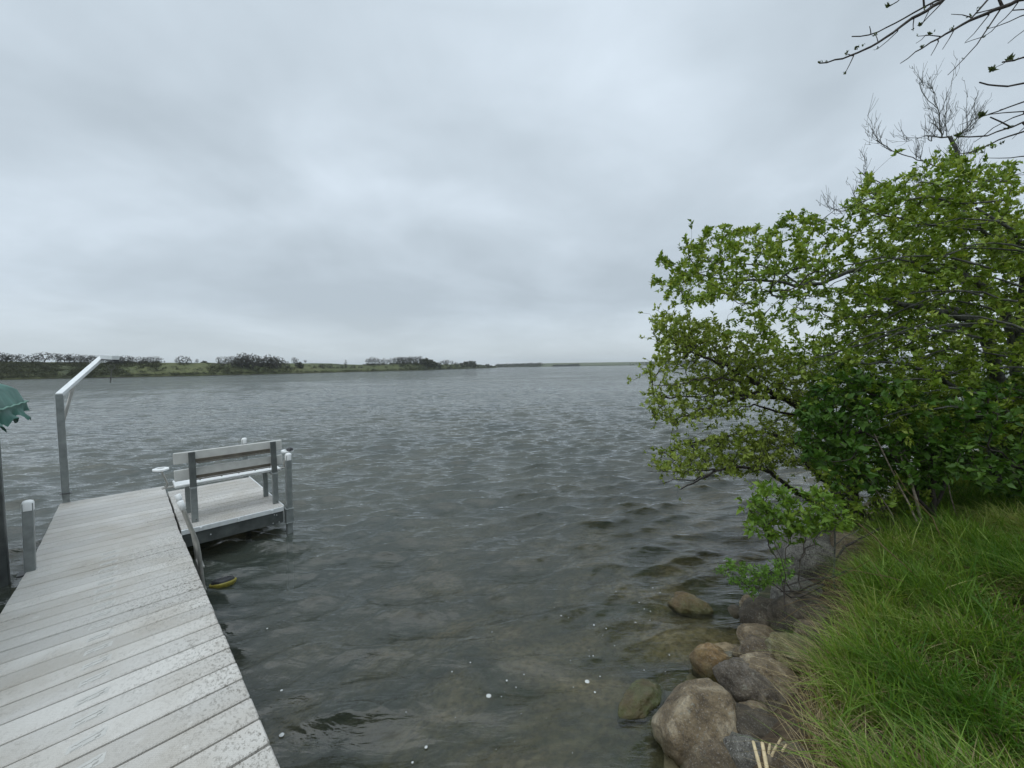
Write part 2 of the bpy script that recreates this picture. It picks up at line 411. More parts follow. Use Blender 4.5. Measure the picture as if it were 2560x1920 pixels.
mid = noise_(t, mpw.outputs[0], 3.4, 4, .6, .5)
bm_ = N(t, 'ShaderNodeBump'); bm_.inputs['Distance'].default_value = .075; t.links.new(mid, bm_.inputs['Height'])
t.links.new(math_(t, 'MINIMUM', math_(t, 'ADD', math_(t, 'MULTIPLY', al.outputs['Fac'], 3.0), .12), .9), bm_.inputs['Strength'])
bn = bump(t, small, .75, .045, bm_.outputs[0])
large = noise_(t, mpw.outputs[0], 1.4, 7, .62, .4)
bl = N(t, 'ShaderNodeBump'); bl.inputs['Distance'].default_value = .42; t.links.new(large, bl.inputs['Height']); t.links.new(bn, bl.inputs['Normal'])
lane = ramp_(t, noise_(t, mpw.outputs[0], .07, 4, .6, .6), [(.35, .35), (.65, 1.0)])
t.links.new(math_(t, 'MULTIPLY', al.outputs['Fac'], lane), bl.inputs['Strength'])
NRM = bl.outputs[0]
opac = math_(t, 'SUBTRACT', 1.0, math_(t, 'POWER', 2.718, math_(t, 'MULTIPLY', ad.outputs['Fac'], -.85)), clamp=True)
opac = math_(t, 'MAXIMUM', opac, .12)
tr = N(t, 'ShaderNodeBsdfTransparent'); tr.inputs[0].default_value = (.80, .82, .70, 1)
df = N(t, 'ShaderNodeBsdfDiffuse')
murk = ramp_(t, noise_(t, co, .35, 4, .6, .5), [(.35, (.050, .063, .056)), (.65, (.080, .087, .068))])
t.links.new(murk, df.inputs[0])
body = N(t, 'ShaderNodeMixShader'); t.links.new(opac, body.inputs[0]); t.links.new(tr.outputs[0], body.inputs[1]); t.links.new(df.outputs[0], body.inputs[2])
gl = N(t, 'ShaderNodeBsdfGlossy'); gl.inputs['Color'].default_value = (1, 1, 1, 1); gl.inputs['Roughness'].default_value = .06; t.links.new(NRM, gl.inputs['Normal'])
fr = N(t, 'ShaderNodeFresnel'); fr.inputs['IOR'].default_value = 1.46; t.links.new(NRM, fr.inputs['Normal'])
surf = N(t, 'ShaderNodeMixShader'); t.links.new(fr.outputs[0], surf.inputs[0]); t.links.new(body.outputs[0], surf.inputs[1]); t.links.new(gl.outputs[0], surf.inputs[2])
# wind-drawn foam lines
mpf = N(t, 'ShaderNodeMapping'); mpf.inputs['Rotation'].default_value = (0, 0, rad(-35)); mpf.inputs['Scale'].default_value = (.10, 1.0, 1); t.links.new(co, mpf.inputs[0])
fo = ramp_(t, noise_(t, mpf.outputs[0], .8, 5, .7, .8), [(.60, 0.0), (.68, 1.0)])
fo2 = ramp_(t, noise_(t, co, 7, 5, .8), [(.55, 0.0), (.66, 1.0)])
dfw = N(t, 'ShaderNodeBsdfDiffuse'); dfw.inputs[0].default_value = (.7, .72, .72, 1)
sf = N(t, 'ShaderNodeMixShader'); t.links.new(math_(t, 'MULTIPLY', math_(t, 'MULTIPLY', fo, fo2), ramp_(t, al.outputs['Fac'], [(.06, 0.0), (.2, .55)])), sf.inputs[0]); t.links.new(surf.outputs[0], sf.inputs[1]); t.links.new(dfw.outputs[0], sf.inputs[2])
t.links.new(sf.outputs[0], t.nodes['Material Output'].inputs[0])
M_water = m
o = npmesh('water', np.stack([(WX+ddx).ravel(), (WY+ddy).ravel(), ddz.ravel()], 1), FW, M_water, smooth=True, attrs={'depth': dep.ravel(), 'lod': lod.ravel()})
tag(o, kind='structure')

# ------------------------------------------------------------------ far hills
m, t, b = mat('far_pasture'); co = geoco(t)
c = ramp_(t, noise_(t, co, .035, 6, .65, .4), [(.35, (.040, .055, .018)), (.5, (.075, .092, .028)), (.68, (.115, .125, .045))])
c = mixc(t, ramp_(t, noise_(t, co, .25, 5, .7), [(.45, 0.0), (.7, .6)]), c, (.055, .050, .026))
g = N(t, 'ShaderNodeNewGeometry'); gs = N(t, 'ShaderNodeSeparateXYZ'); t.links.new(g.outputs['Position'], gs.inputs[0])
c = mixc(t, ramp_(t, math_(t, 'ADD', gs.outputs[2], math_(t, 'MULTIPLY', noise_(t, co, .15, 4), 1.0)), [(.55, 1.0), (.95, 0.0)]), c, (.035, .03, .022))
t.links.new(c, b.inputs['Base Color']); b.inputs['Roughness'].default_value = .95
t.links.new(bump(t, noise_(t, co, .6, 5, .7), 1, .8), b.inputs['Normal']); M_hill = m
def interp(px, T): return np.interp(px, [a for a, _ in T], [b_ for _, b_ in T])
# far bank on the left: photo x, depth of the waterline, height line of the ridge
DEP_A = [(-900, 108), (-300, 122), (0, 140), (250, 157), (500, 176), (750, 225), (950, 300), (1060, 360), (1150, 480), (1225, 700), (1243, 760)]
TOP_A = [(-900, 900), (0, 905.5), (200, 906), (400, 907), (560, 908), (780, 908), (830, 909), (900, 912), (960, 911.3), (1020, 907.5), (1060, 908.5), (1100, 911), (1133, 910.5), (1193, 911), (1222, 913.6), (1243, 916.2)]
def hill_strip(name, DEP, TOP, x0, x1, n, back, steep=.5):
    V = []; prof = [(0, -.3), (.012, .35), (.05, .9)] + [(w, None) for w in np.linspace(.1, 1, 12)] + [(1.4, 'd'), (2.4, 'e')]
    for i in range(n):
        px = x0+(x1-x0)*i/(n-1); d0 = interp(px, DEP); yt = interp(px, TOP)
        bw = back*(1+.25*math.sin(px*.01)); dt = d0+bw
        zt = max(.5, at(px, yt, dt)[2]+.25*float(vnoise(px, 0, .03, 4)))
        for w, z in prof:
            dd = d0+bw*w*(1 if w <= 1 else 1)
            if z is None:
                q = (w-.05)/.95; zz_ = .9+(zt-.9)*(1-(1-q)**1.7) if zt > .9 else zt*q
                zz_ += (.35*float(vnoise(px*.02+3, w*9, 1.0, 7)))*min(1, 4*(1-q))*min(zt/6, 1)
            elif z == 'd': zz_ = zt*.8
            elif z == 'e': zz_ = -.5
            else: zz_ = min(z, zt)
            u_ = (px-1280)/F; V.append((u_*dd+.0, dd, zz_))
    k = len(prof); o = npmesh(name, np.array(V), gridfaces(n, k)[:, ::-1], M_hill, smooth=True); tag(o, kind='structure'); return o
hill_strip('hill', DEP_A, TOP_A, -900, 1243, 340, 26)
DEP_B = [(1190, 1150), (1240, 1150), (1400, 1230), (1640, 1500), (1700, 1300), (1900, 1250), (2300, 1200), (3000, 1000)]
TOP_B = [(1190, 916), (1240, 914.6), (1300, 910.5), (1347, 908.3), (1400, 907.5), (1500, 906), (1575, 905), (1640, 904), (1800, 903), (2300, 897), (3000, 890)]
hill_strip('hill', DEP_B, TOP_B, 1190, 3000, 160, 320)

# ------------------------------------------------------------------ growing branches
def grow(limbs, targets, step=.12, sweep=(0,0,.2), jit=.015, rtip=.0016, expo=2.25, curve=.45, seed=1):
    """limbs: list of (points, r0, r1, parent limb or None). Every target gets a twig from the nearest suitable node."""
    rs = np.random.RandomState(seed)
    P = []; par = []; fixed = []; dirs = []
    for li, (pts, r0, r1, pl) in enumerate(limbs):
        pts = np.array(pts, float); seg = np.linalg.norm(np.diff(pts, axis=0), axis=1); cum = np.concatenate([[0], np.cumsum(seg)])
        n = max(3, int(cum[-1]/step)); ts = np.linspace(0, cum[-1], n)
        # Catmull-like smoothing through a moving average
        q = np.stack([np.interp(ts, cum, pts[:, k]) for k in range(3)], 1)
        for _ in range(3): q[1:-1] = (q[:-2]+2*q[1:-1]+q[2:])/4
        q[1:-1] += rs.normal(0, jit, (n-2, 3))
        if pl is None: prev = -1
        else:
            A = np.array(P); prev = int(np.argmin(((A-q[0])**2).sum(1)))
        for i in range(n):
            P.append(q[i]); par.append(prev); fixed.append(r0+(r1-r0)*i/(n-1))
            dirs.append((q[min(i+1, n-1)]-q[max(i-1, 0)])/(np.linalg.norm(q[min(i+1, n-1)]-q[max(i-1, 0)])+1e-9)); prev = len(P)-1
    nf = len(P)
    cap = nf+len(targets)*14+10
    PA = np.zeros((cap, 3)); PA[:nf] = P; DA = np.zeros((cap, 3)); DA[:nf] = dirs; par = par+[0]*(cap-nf); cnt = nf
    T = np.array(targets, float)
    d0 = np.array([((PA[:nf]-t_)**2).sum(1).min() for t_ in T]); T = T[np.argsort(d0)]
    tips = []; tipdir = []
    for t_ in T:
        dv = t_-PA[:cnt]; d = np.linalg.norm(dv, axis=1)+1e-6
        al = (dv*DA[:cnt]).sum(1)/d
        cost = d*(1.55-.65*al)
        i = int(np.argmin(cost)); D = d[i]
        if D < .02: tips.append(i); tipdir.append(DA[i]); continue
        n = min(13, max(2, int(D/step))); c1 = PA[i]+DA[i]*D*curve
        prev = i; last = PA[i]
        for k in range(1, n+1):
            s_ = k/n; p = (1-s_)**2*PA[i]+2*s_*(1-s_)*c1+s_*s_*t_
            if k < n: p = p+rs.normal(0, jit, 3)
            PA[cnt] = p; dd = p-last; DA[cnt] = dd/(np.linalg.norm(dd)+1e-9); par[cnt] = prev; prev = cnt; last = p; cnt += 1
        tips.append(cnt-1); tipdir.append(DA[cnt-1])
    par = np.array(par[:cnt]); PA = PA[:cnt]; acc = np.zeros(cnt); ch = np.zeros(cnt)
    for i in range(cnt-1, -1, -1):
        if acc[i] == 0: acc[i] = 1
        if par[i] >= 0: acc[par[i]] += acc[i]*(1.0 if True else 0)
    # many-node paths should not thicken: count tips instead
    acc = np.zeros(cnt)
    for i in tips: acc[i] += 1
    for i in range(cnt-1, -1, -1):
        if par[i] >= 0: acc[par[i]] += max(acc[i], .5)
        if acc[i] == 0: acc[i] = .5
    R = rtip*acc**(1/expo)
    R[:nf] = np.maximum(R[:nf]*.5, fixed)
    return PA, par, R, nf, np.array(tips), np.array(tipdir)
def frusta(P, par, R, sel, k):
    """one tapering k-sided tube piece per edge"""
    i = np.array([j for j in sel if par[j] >= 0]); 
    if len(i) == 0: return np.zeros((0, 3)), np.zeros((0, 4), int)
    a = P[par[i]]; b_ = P[i]; ra = np.minimum(R[par[i]], R[i]*1.35); rb = R[i]
    t_ = b_-a; t_ /= (np.linalg.norm(t_, axis=1, keepdims=True)+1e-9)
    b_ = b_+t_*(rb[:, None]*.3)
    ref = np.where(np.abs(t_[:, 2:3]) < .9, np.array([[0, 0, 1.]]), np.array([[1., 0, 0]]))
    u = np.cross(t_, ref); u /= np.linalg.norm(u, axis=1, keepdims=True); v = np.cross(t_, u)
    V = []; n = len(i)
    for base, r in ((a, ra), (b_, rb)):
        for q in range(k):
            an = 2*math.pi*q/k; V.append(base+(u*math.cos(an)+v*math.sin(an))*r[:, None])
    V = np.stack(V, 1)                       # n, 2k, 3
    o = (np.arange(n)*2*k)[:, None]
    Fq = np.concatenate([o+np.array([q, (q+1) % k, k+(q+1) % k, k+q])[None] for q in range(k)], 0)
    return V.reshape(-1, 3), Fq
def leafgeo(pos, d, nrm, Ln, Wd, fold=.18):
    d = d/(np.linalg.norm(d, axis=1, keepdims=True)+1e-9)
    s = np.cross(d, nrm); s /= (np.linalg.norm(s, axis=1, keepdims=True)+1e-9); n = np.cross(s, d)
    Ln = Ln[:, None]; Wd = Wd[:, None]
    p0 = pos; mid = pos+d*Ln*.5-n*Ln*.02; tip = pos+d*Ln-n*Ln*.22
    a = pos+d*Ln*.38+s*Wd*.5+n*Wd*fold; b_ = pos+d*Ln*.38-s*Wd*.5+n*Wd*fold
    V = np.stack([p0, a, tip, b_, mid], 1).reshape(-1, 3); o = (np.arange(len(pos))*5)[:, None]
    Fq = np.concatenate([o+np.array(q)[None] for q in ((0,4,1), (1,4,2), (2,4,3), (3,4,0))], 0)
    return V, Fq
def unit(v): return v/(np.linalg.norm(v, axis=1, keepdims=True)+1e-9)
def clusters(tips, tdir, k, L0, W0, rs, spread=1.0, along=.05, up=.35, wind=(0,0,0)):
    n = len(tips); idx = np.repeat(np.arange(n), k); m_ = len(idx)
    d = unit(rs.normal(0, 1, (m_, 3)))*spread+tdir[idx]*.7+np.array([0, 0, up])+np.array(wind)
    pos = tips[idx]-tdir[idx]*rs.uniform(0, along*2, (m_, 1))+unit(rs.normal(0, 1, (m_, 3)))*along*.25
    nr = unit(rs.normal(0, 1, (m_, 3))*.75+np.array([0, 0, .5]))
    sz = rs.uniform(.35, 1.25, m_)**.9
    cl_ = np.clip(rs.normal(.5, .22, n)[idx]+rs.normal(0, .12, m_), 0, 1)
    V, Fq = leafgeo(pos, d, nr, L0*sz, W0*sz*rs.uniform(.8, 1.1, m_)); return V, Fq, np.repeat(cl_, 5)
def inpoly(x, y, poly):
    x = np.asarray(x); y = np.asarray(y); ins = np.zeros(x.shape, bool); n = len(poly); j = n-1
    for i in range(n):
        xi, yi = poly[i]; xj, yj = poly[j]
        c_ = ((yi > y) != (yj > y)) & (x < (xj-xi)*(y-yi)/(yj-yi+1e-9)+xi); ins ^= c_; j = i
    return ins
def sample(poly, n, ymin, ymax, rs, skew=None, clump=1.0, csc=1.9, spill=0.0):
    """points through the thickness of a crown whose outline is the polygon at mid depth"""
    xs = [p[0] for p in poly]; ys = [p[1] for p in poly]; out = []; mid = (ymin+ymax)/2
    while len(out) < n:
        x = rs.uniform(min(xs), max(xs), n*2); y = rs.uniform(min(ys), max(ys), n*2)
        k = inpoly(x, y, poly)
        for a, b_ in zip(x[k], y[k]):
            Y = rs.uniform(ymin, ymax) if skew is None else skew(a, b_, rs)
            p_ = at(a, b_, Y)
            if mnoise.noise(Vector(p_)*csc)+.5*mnoise.noise(Vector(p_)*csc*2.3) < (rs.rand()-.62)*clump: continue
            if spill: p_ = p_+rs.normal(0, spill, 3)*(rs.rand() < .3)
            out.append(p_)
            if len(out) >= n: break
    return out
def plant(name, label, cat, base, limbs, targets, M_w, M_t, M_l, k, L0, W0, seed, step=.12, group=None, spread=1.0, along=.05, rtip=.0016, jit=.012, wind=(0,0,0), up=.35, crown='crown', extra=0.0, thick=.011, curve=.45):
    rs = np.random.RandomState(seed)
    P, par, R, nf, tips, td = grow(limbs, targets, step=step, seed=seed, rtip=rtip, jit=jit, curve=curve)
    root = empty(name, base); tag(root, label, cat, group)
    big = [i for i in range(len(P)) if R[i] >= thick or i < nf]; sm = [i for i in range(len(P)) if not (R[i] >= thick or i < nf)]
    V, Fq = frusta(P, par, R, big, 8); npmesh('trunk', V-np.array(base), Fq, M_w, root, smooth=True)
    V, Fq = frusta(P, par, R, sm, 3)
    if len(V): npmesh('twigs', V-np.array(base), Fq, M_t, root)
    if M_l is not None:
        tp = P[tips]; tdr = td
        if extra:                    # leaves on side shoots just behind the tips too
            ok = np.array([i for i in sm if R[i] < rtip*2.3]); pick = ok[rs.rand(len(ok)) < extra]
            tp = np.concatenate([tp, P[pick]]); q = unit(P[pick]-P[par[pick]]+rs.normal(0, .05, (len(pick), 3))); tdr = np.concatenate([tdr, q])
        V, Fq, cv = clusters(tp, tdr, k, L0, W0, rs, spread, along, up, wind)
        npmesh(crown, V-np.array(base), Fq, M_l, root, attrs={'v': cv})
    return root

rs = np.random.RandomState(5)
# ------------------------------------------------------------------ dock (built along its own axes: x across, y out into the lake)
DZ = .45; PB = .205; R45 = rad(45)
def dk(u, v, z): return np.array([(u-v)*.70711, (u+v)*.70711, DZ+z])
def rampz(v): return .069*max(0.0, 31*PB-v)
dock = empty('dock', (0, 0, 0), R45); tag(dock, 'long pale plank dock ramping down to the lake with a side platform', 'dock')
LOGO = [[(x*.36, y*.62-.006) for x, y in l_] for l_ in [[(-.15,.02),(-.115,.028),(-.10,.018),(-.07,.036),(.06,.046),(.085,.058),(.10,.048),(.15,.075)], [(.07,.01),(.12,.022),(.105,.004),(.07,.003),(.07,.01)], [(-.155,-.03),(-.05,-.01)], [(-.04,-.022),(.075,-.012)]]]
def boards(name, u0, u1, k0, k1, zf, material, shift=0.0, logo=None, parent=dock, gap=.014):
    mb = MB()
    for k in range(k0, k1):
        va, vb = k*PB+gap/2+shift, (k+1)*PB-gap/2+shift; vm = (va+vb)/2; z = DZ+zf(vm)
        sl_ = math.atan2(zf(vb)-zf(va), vb-va); j = random.uniform(-.0015, .0015); e = random.uniform(-.003, .003)
        M = Matrix.Rotation(sl_, 4, 'X')
        mb.box(((u0+u1)/2+e, vm, z-.028+j), (u1-u0, vb-va, .056), M, .006)
        if logo is not None:
            zt0 = DZ+zf(vm)+j
            q = [(logo+dx_, vm-.006+dy_, DZ+zf(vm-.006+dy_)+j) for dx_, dy_ in ((-.072,-.036),(.060,-.022),(.068,.046),(.045,.05),(-.062,.026))]
            mb.add([(x_, y_, z_+.0003) for x_, y_, z_ in q]+[(x_, y_, z_+.0010) for x_, y_, z_ in q], [(5,6,7,8,9)]+[(i_, (i_+1) % 5, 5+(i_+1) % 5, 5+i_) for i_ in range(5)], 2)
            for pl in LOGO:
                for (a, b_) in zip(pl[:-1], pl[1:]):
                    A = Vector((a[0]+logo, a[1]+vm-.01, 0)); B = Vector((b_[0]+logo, b_[1]+vm-.01, 0)); d = (B-A).normalized(); s_ = Vector((-d.y, d.x, 0))*.0020
                    zt = lambda p: DZ+zf(p.y)+j
                    q = [A-s_, A+s_, B+s_, B-s_]; q = [Vector((p.x, p.y, zt(p)+.0005)) for p in q]; q2 = [p+Vector((0, 0, .0018)) for p in q]
                    mb.add(q+q2, [(4,5,6,7), (0,4,7,3), (1,2,6,5), (0,1,5,4), (3,7,6,2)], 1)
    return mb.build(name, [material, M_mark, M_patch], parent)
M_patch = simple('smooth_patch', (.50, .49, .455), .5, 0, .1, 40)
M_mark = simple('embossed_mark', (.36, .35, .32), .5, 0, .1, 20)
boards('ramp_deck', -.81, .41, -8, 31, rampz, M_deck, logo=-.205, gap=.018)
boards('walkway_deck', -.81, .405, 31, 45, lambda v: 0.0, M_deck2)
boards('platform_deck', .425, 1.60, 32, 43, lambda v: 0.002, M_deck2, shift=-.08)
# frames
mb = MB()
def beam(mb, u0, v0, z0, u1, v1, z1, w, h, bev=.004):
    A = Vector((u0, v0, DZ+z0)); B = Vector((u1, v1, DZ+z1)); d = B-A; ln = d.length
    q = d.to_track_quat('X', 'Z').to_matrix().to_4x4()
    mb.box((A+B)/2, (ln, w, h), q, bev)
for u in (-.77, .372):
    beam(mb, u, -1.6, rampz(-1.6)-.115, u, 6.34, -.115, .04, .15)
for v in np.arange(-1.5, 6.3, 1.2): beam(mb, -.74, v, rampz(v)-.11, .345, v, rampz(v)-.11, .04, .08)
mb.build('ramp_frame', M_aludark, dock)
mb = MB()
for u in (-.77, .372): beam(mb, u, 6.38, -.118, u, 9.2, -.118, .04, .165)
for v in (6.40, 7.3, 8.2, 9.18): beam(mb, -.74, v, -.118, .345, v, -.118, .04, .10)
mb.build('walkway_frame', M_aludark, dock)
mb = MB()
beam(mb, .43, 6.50, -.155, 1.585, 6.50, -.155, .035, .175)
beam(mb, .43, 8.74, -.155, 1.585, 8.74, -.155, .035, .175)
beam(mb, 1.565, 6.53, -.155, 1.565, 8.71, -.155, .035, .175); beam(mb, .455, 6.53, -.155, .455, 8.71, -.155, .035, .175)
for v in (7.2, 8.0): beam(mb, .48, v, -.12, 1.54, v, -.12, .03, .08)
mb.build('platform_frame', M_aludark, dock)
mb = MB(); mb.box((1.005, 6.466, DZ-.033), (1.17, .022, .064), None, .003)
mb.box((1.605, 7.66, DZ-.033), (.018, 2.28, .064), None, .003)
fa = mb.build('edge_trim', M_alubright, dock)
for u in (.62, 1.03, 1.44):
    mb = MB(); mb.box((u, 6.447, DZ-.036), (.028, .014, .05), None, .003); mb.tube([(u, 6.438, DZ-.028), (u, 6.452, DZ-.028)], .008, 8); mb.build('clip', M_alubright, fa, False)
mb = MB()
for (u, z) in ((1.47, -.10), (1.50, -.11), (1.45, -.22), (1.53, -.225), (.72, -.15)):
    mb = MB(); mb.tube([(u, 6.484, DZ+z), (u, 6.476, DZ+z)], .007, 8); mb.build('bolt', M_alubright, dock)
# posts with white caps
def dock_post(u, v, top, lean=(0, 0), sleeve=True, bottom=-1.3, cap=True, w=.075):
    mb = MB(); h = top-.02-bottom
    M = Matrix.Rotation(lean[0], 4, 'X') @ Matrix.Rotation(lean[1], 4, 'Y')
    mb.box((0, 0, 0), (w, w, h), None, .006)
    for i, p in enumerate(mb.v): mb.v[i] = tuple(M @ Vector((p[0], p[1], p[2]+h/2+bottom+.2)) - Vector((0, 0, .2)) + Vector((u, v, DZ)))
    p_ = mb.build('post', M_alu, dock)
    if cap:
        mb = MB(); W = w/2+.004
        prof = [(W, 0), (W, .075), (W*.86, .093), (W*.5, .103)]
        V = []; Q = []
        for (r, z) in prof:
            for (a, b_) in ((-1,-1),(1,-1),(1,1),(-1,1)):
                for (ca, cb) in (((-1,0),(0,-1)) if (a, b_) in ((-1,-1),) else ()): pass
                V.append((a*r, b_*r, z))
        # eight-sided rounded cap
        V = []; n = 16
        for (r, z) in prof:
            for k in range(n):
                th_ = 2*math.pi*(k+.5)/n; c_, s_ = math.cos(th_), math.sin(th_); q = 1/max(abs(c_), abs(s_)); q = 1+(q-1)*.85
                V.append((r*c_*q, r*s_*q, z))
        for i in range(len(prof)-1):
            for k in range(n): Q.append((i*n+k, i*n+(k+1) % n, (i+1)*n+(k+1) % n, (i+1)*n+k))
        Q.append(tuple((len(prof)-1)*n+k for k in range(n)))
        tz = top-.10
        V = [tuple(M @ Vector((x, y, z+tz+.2)) - Vector((0, 0, .2)) + Vector((u, v, DZ))) for x, y, z in V]
        mb.add(V, Q); mb.build('cap', M_white, p_, True)
    if sleeve:
        mb = MB(); mb.box((u-.004, v-.004, DZ-.155), (w+.022, w+.022, .20), None, .004); mb.box((u-.004, v-.004, DZ-.05), (w+.034, w+.034, .014), None, .003); mb.box((u-.004, v-.004, DZ-.258), (w+.034, w+.034, .014), None, .003)
        mb.build('sleeve', M_alu, p_)
    return p_
dock_post(-.785, 6.31, .735, lean=(.0, .02))
dock_post(1.665, 6.475, .785, lean=(.0, .02))
dock_post(1.56, 8.86, .74)
dock_post(-.74, 9.29, -.02, cap=False, sleeve=False)
dock_post(.36, 9.27, -.03, cap=False)
mb = MB(); mb.tube([(1.18, 6.50, DZ-.25), (1.60, 6.48, DZ-.47), (1.64, 6.47, DZ-.50)], .006, 6); mb.build('brace_rod', M_bolt, dock)
# foot plate at the left post
mb = MB(); mb.box((-.80, 6.30, DZ-.012), (.13, .13, .02), None, .004); mb.build('foot_plate', M_bolt, dock)

# ------------------------------------------------------------------ bench
M_brown = simple('brown_strip', (.13, .115, .09), .5, .3, .3, 12)
bench = empty('bench', tuple(dk(1.05, 6.95, 0)), R45); tag(bench, 'white slatted bench with metal legs standing on the dock platform, back to the shore', 'bench')
def B_(u, v, z): return (u-1.05, v-6.95, z)
def bbox(mb, u0, u1, v0, v1, z0, z1, bev=.004, rot=None):
    mb.box(B_((u0+u1)/2, (v0+v1)/2, (z0+z1)/2), (u1-u0, v1-v0, z1-z0), rot, bev)
mb = MB()
for k in range(3): bbox(mb, .405, 1.675, 6.86+k*.128, 6.86+k*.128+.122, .462, .495, .006)
mb.build('seat', M_white, bench)
for z0, z1, dv in ((.80, .955, .055), (.575, .725, .03)):
    mb = MB(); bbox(mb, .40, 1.675, 6.745+dv*.4, 6.775+dv*.4, z0, z1, .008)
    sl_o = mb.build('back_slat', M_slat, bench)
    mb = MB(); bbox(mb, .62, 1.51, 6.715, 6.745, z0-.012, z0-.001, .001); bbox(mb, .622, 1.508, 6.738, 6.7445+dv*.4, z0+.002, z0+.045, .001)  # lip below the slat, and a brown-grey strip along its lower part
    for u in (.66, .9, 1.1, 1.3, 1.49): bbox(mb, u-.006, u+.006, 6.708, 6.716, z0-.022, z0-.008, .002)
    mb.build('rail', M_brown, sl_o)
for u in (.585, 1.545):
    mb = MB(); mb.box(B_(u, 6.705, .715), (.072, .032, .475), Matrix.Rotation(rad(-3), 4, 'X'), .004); sp_ = mb.build('back_support', M_aludark, bench)
    for z in (.62, .83, .92): mb = MB(); mb.tube([B_(u, 6.69, z), B_(u, 6.682, z)], .006, 8); mb.build('bolt', M_bolt, sp_)
    mb = MB(); mb.box(B_(u, 6.70, .236), (.072, .055, .472), Matrix.Rotation(rad(1.5), 4, 'X'), .004); mb.box(B_(u+.0, 6.71, .476), (.082, .07, .014), None, .003)
    lg = mb.build('leg', M_alu, bench); mb = MB(); mb.tube([B_(u+.01, 6.672, .035), B_(u+.01, 6.662, .035)], .007, 8); mb.build('bolt', M_bolt, lg)
    mb = MB(); mb.box(B_(u-.02, 7.20, .23), (.066, .045, .46), Matrix.Rotation(rad(-2), 4, 'X'), .004); mb.build('leg', M_alu, bench)
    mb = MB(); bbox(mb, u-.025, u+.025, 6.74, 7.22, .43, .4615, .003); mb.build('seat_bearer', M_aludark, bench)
def tray(uc, side):
    mb = MB(); n = 24; V = []; Q = []
    out = []
    for k in range(n):
        a = 2*math.pi*k/n; c_, s_ = math.cos(a), math.sin(a); q = 1/max(abs(c_), abs(s_), (abs(c_)+abs(s_))*.74)
        out.append((c_*q*.085, s_*q*.115))
    hole = [(math.cos(2*math.pi*k/n)*.043, math.sin(2*math.pi*k/n)*.043+.035) for k in range(n)]
    for z in (.0, .020):
        V += [B_(uc+x, 7.08+y, .70+z) for x, y in out]; V += [B_(uc+x, 7.08+y, .70+z) for x, y in hole]
    for k in range(n):
        j = (k+1) % n
        Q += [(2*n+k, 2*n+j, 3*n+j, 3*n+k), (k, n+k, n+j, j), (k, j, 2*n+j, 2*n+k), (n+k, 3*n+k, 3*n+j, n+j)]
    mb.add(V, Q); tr_ = mb.build('cup_tray', M_white, bench)
    mb = MB(); e = .42 if side < 0 else 1.66
    for dv in (-.02, .02):
        arc = [(e, 7.08+dv, .445)]+[(uc-side*.06*math.cos(a)+0*dv, 7.08+dv, .505-.06*math.sin(a)) for a in np.linspace(math.pi/2, 0, 6)]+[(uc, 7.08+dv, .70)]
        mb.tube([B_(*p) for p in arc], .011, 8)
    mb.build('tray_arm', M_rail, tr_)
tray(.285, -1); tray(1.83, 1)
# small black cap lying on the right tray
mb = MB(); cc = dk(1.855, 7.03, .722)
mb.lathe([(.001, .045), (.03, .042), (.052, .022), (.058, .0)], (0, 0, 0), 14, Matrix.Scale(.8, 4, (1, 0, 0)))
mb.box((.03, -.05, .012), (.05, .07, .016), Matrix.Rotation(rad(20), 4, 'Z'), .006); mb.box((-.045, .02, .016), (.05, .05, .02), Matrix.Rotation(rad(-25), 4, 'Z'), .008)
bw = mb.build('black_cap', M_black, None, True); bw.location = cc; tag(bw, 'small black lump of rubber lying on the right-hand bench tray', 'clip')

# ------------------------------------------------------------------ ladder
lad = empty('dock_ladder', tuple(dk(.46, 5.55, 0)), R45); tag(lad, 'curved metal ladder rails with white end caps beside the dock', 'ladder')
for v in (5.36, 5.66):
    q = v-5.55
    pts = [(-.105, q, .655), (-.075, q, .53), (-.04, q, .38), (-.012, q, .28), (.012, q, .18), (.026, q, .05), (.045, q, -.3), (.075, q, -.95)]
    mb = MB(); mb.tube(pts, .0205, 12); r_o = mb.build('rail', M_rail, lad, True)
    mb = MB(); A = Vector(pts[0]); d = (A-Vector(pts[1])).normalized(); mb.tube([A-d*.085, A+d*.012], .0275, 16); mb.build('cap', M_white, r_o, True)
for z in (-.12, -.38, -.64):
    mb = MB(); mb.box((.04-z*.03, -.04, z), (.055, .26, .02), None, .004); mb.build('step', M_rail, lad)

# ------------------------------------------------------------------ davit hoist
dv_ = empty('davit_hoist', tuple(dk(-.745, 9.24, 0)), 0); tag(dv_, 'tall grey metal davit post with a raised angled arm at the dock corner', 'hoist')
mb = MB(); mb.box((0, 0, .9), (.082, .082, 1.62), Matrix.Rotation(rad(52), 4, 'Z'), .004); mb.box((0, 0, .03), (.072, .072, .22), Matrix.Rotation(rad(52), 4, 'Z'), .004)
mb.build('post', M_alu, dv_)
mb = MB(); mb.box((0, 0, .145), (.125, .125, .012), Matrix.Rotation(rad(52), 4, 'Z'), .002); mb.build('collar', M_bolt, dv_)
top = Vector((0, 0, 1.70)); base = Vector(tuple(dk(-.745, 9.24, 0)))
e1 = Vector(tuple(at(257, 892, 6.95)))-base; e2 = Vector(tuple(at(289, 894, 6.35)))-base
ad_ = (e1-top).normalized()
def obox(mb, A, B, w, h, up=(0, 0, 1), bev=.003):
    d = (B-A); ln = d.length; x = d.normalized(); y = Vector(up).cross(x).normalized(); z = x.cross(y)
    M = Matrix((x, y, z)).transposed().to_4x4(); mb.box((A+B)/2, (ln, w, h), M, bev)
mb = MB(); obox(mb, top-ad_*.0+Vector((0, 0, .0)), e1, .085, .05); mb.build('arm', M_alubright, dv_)
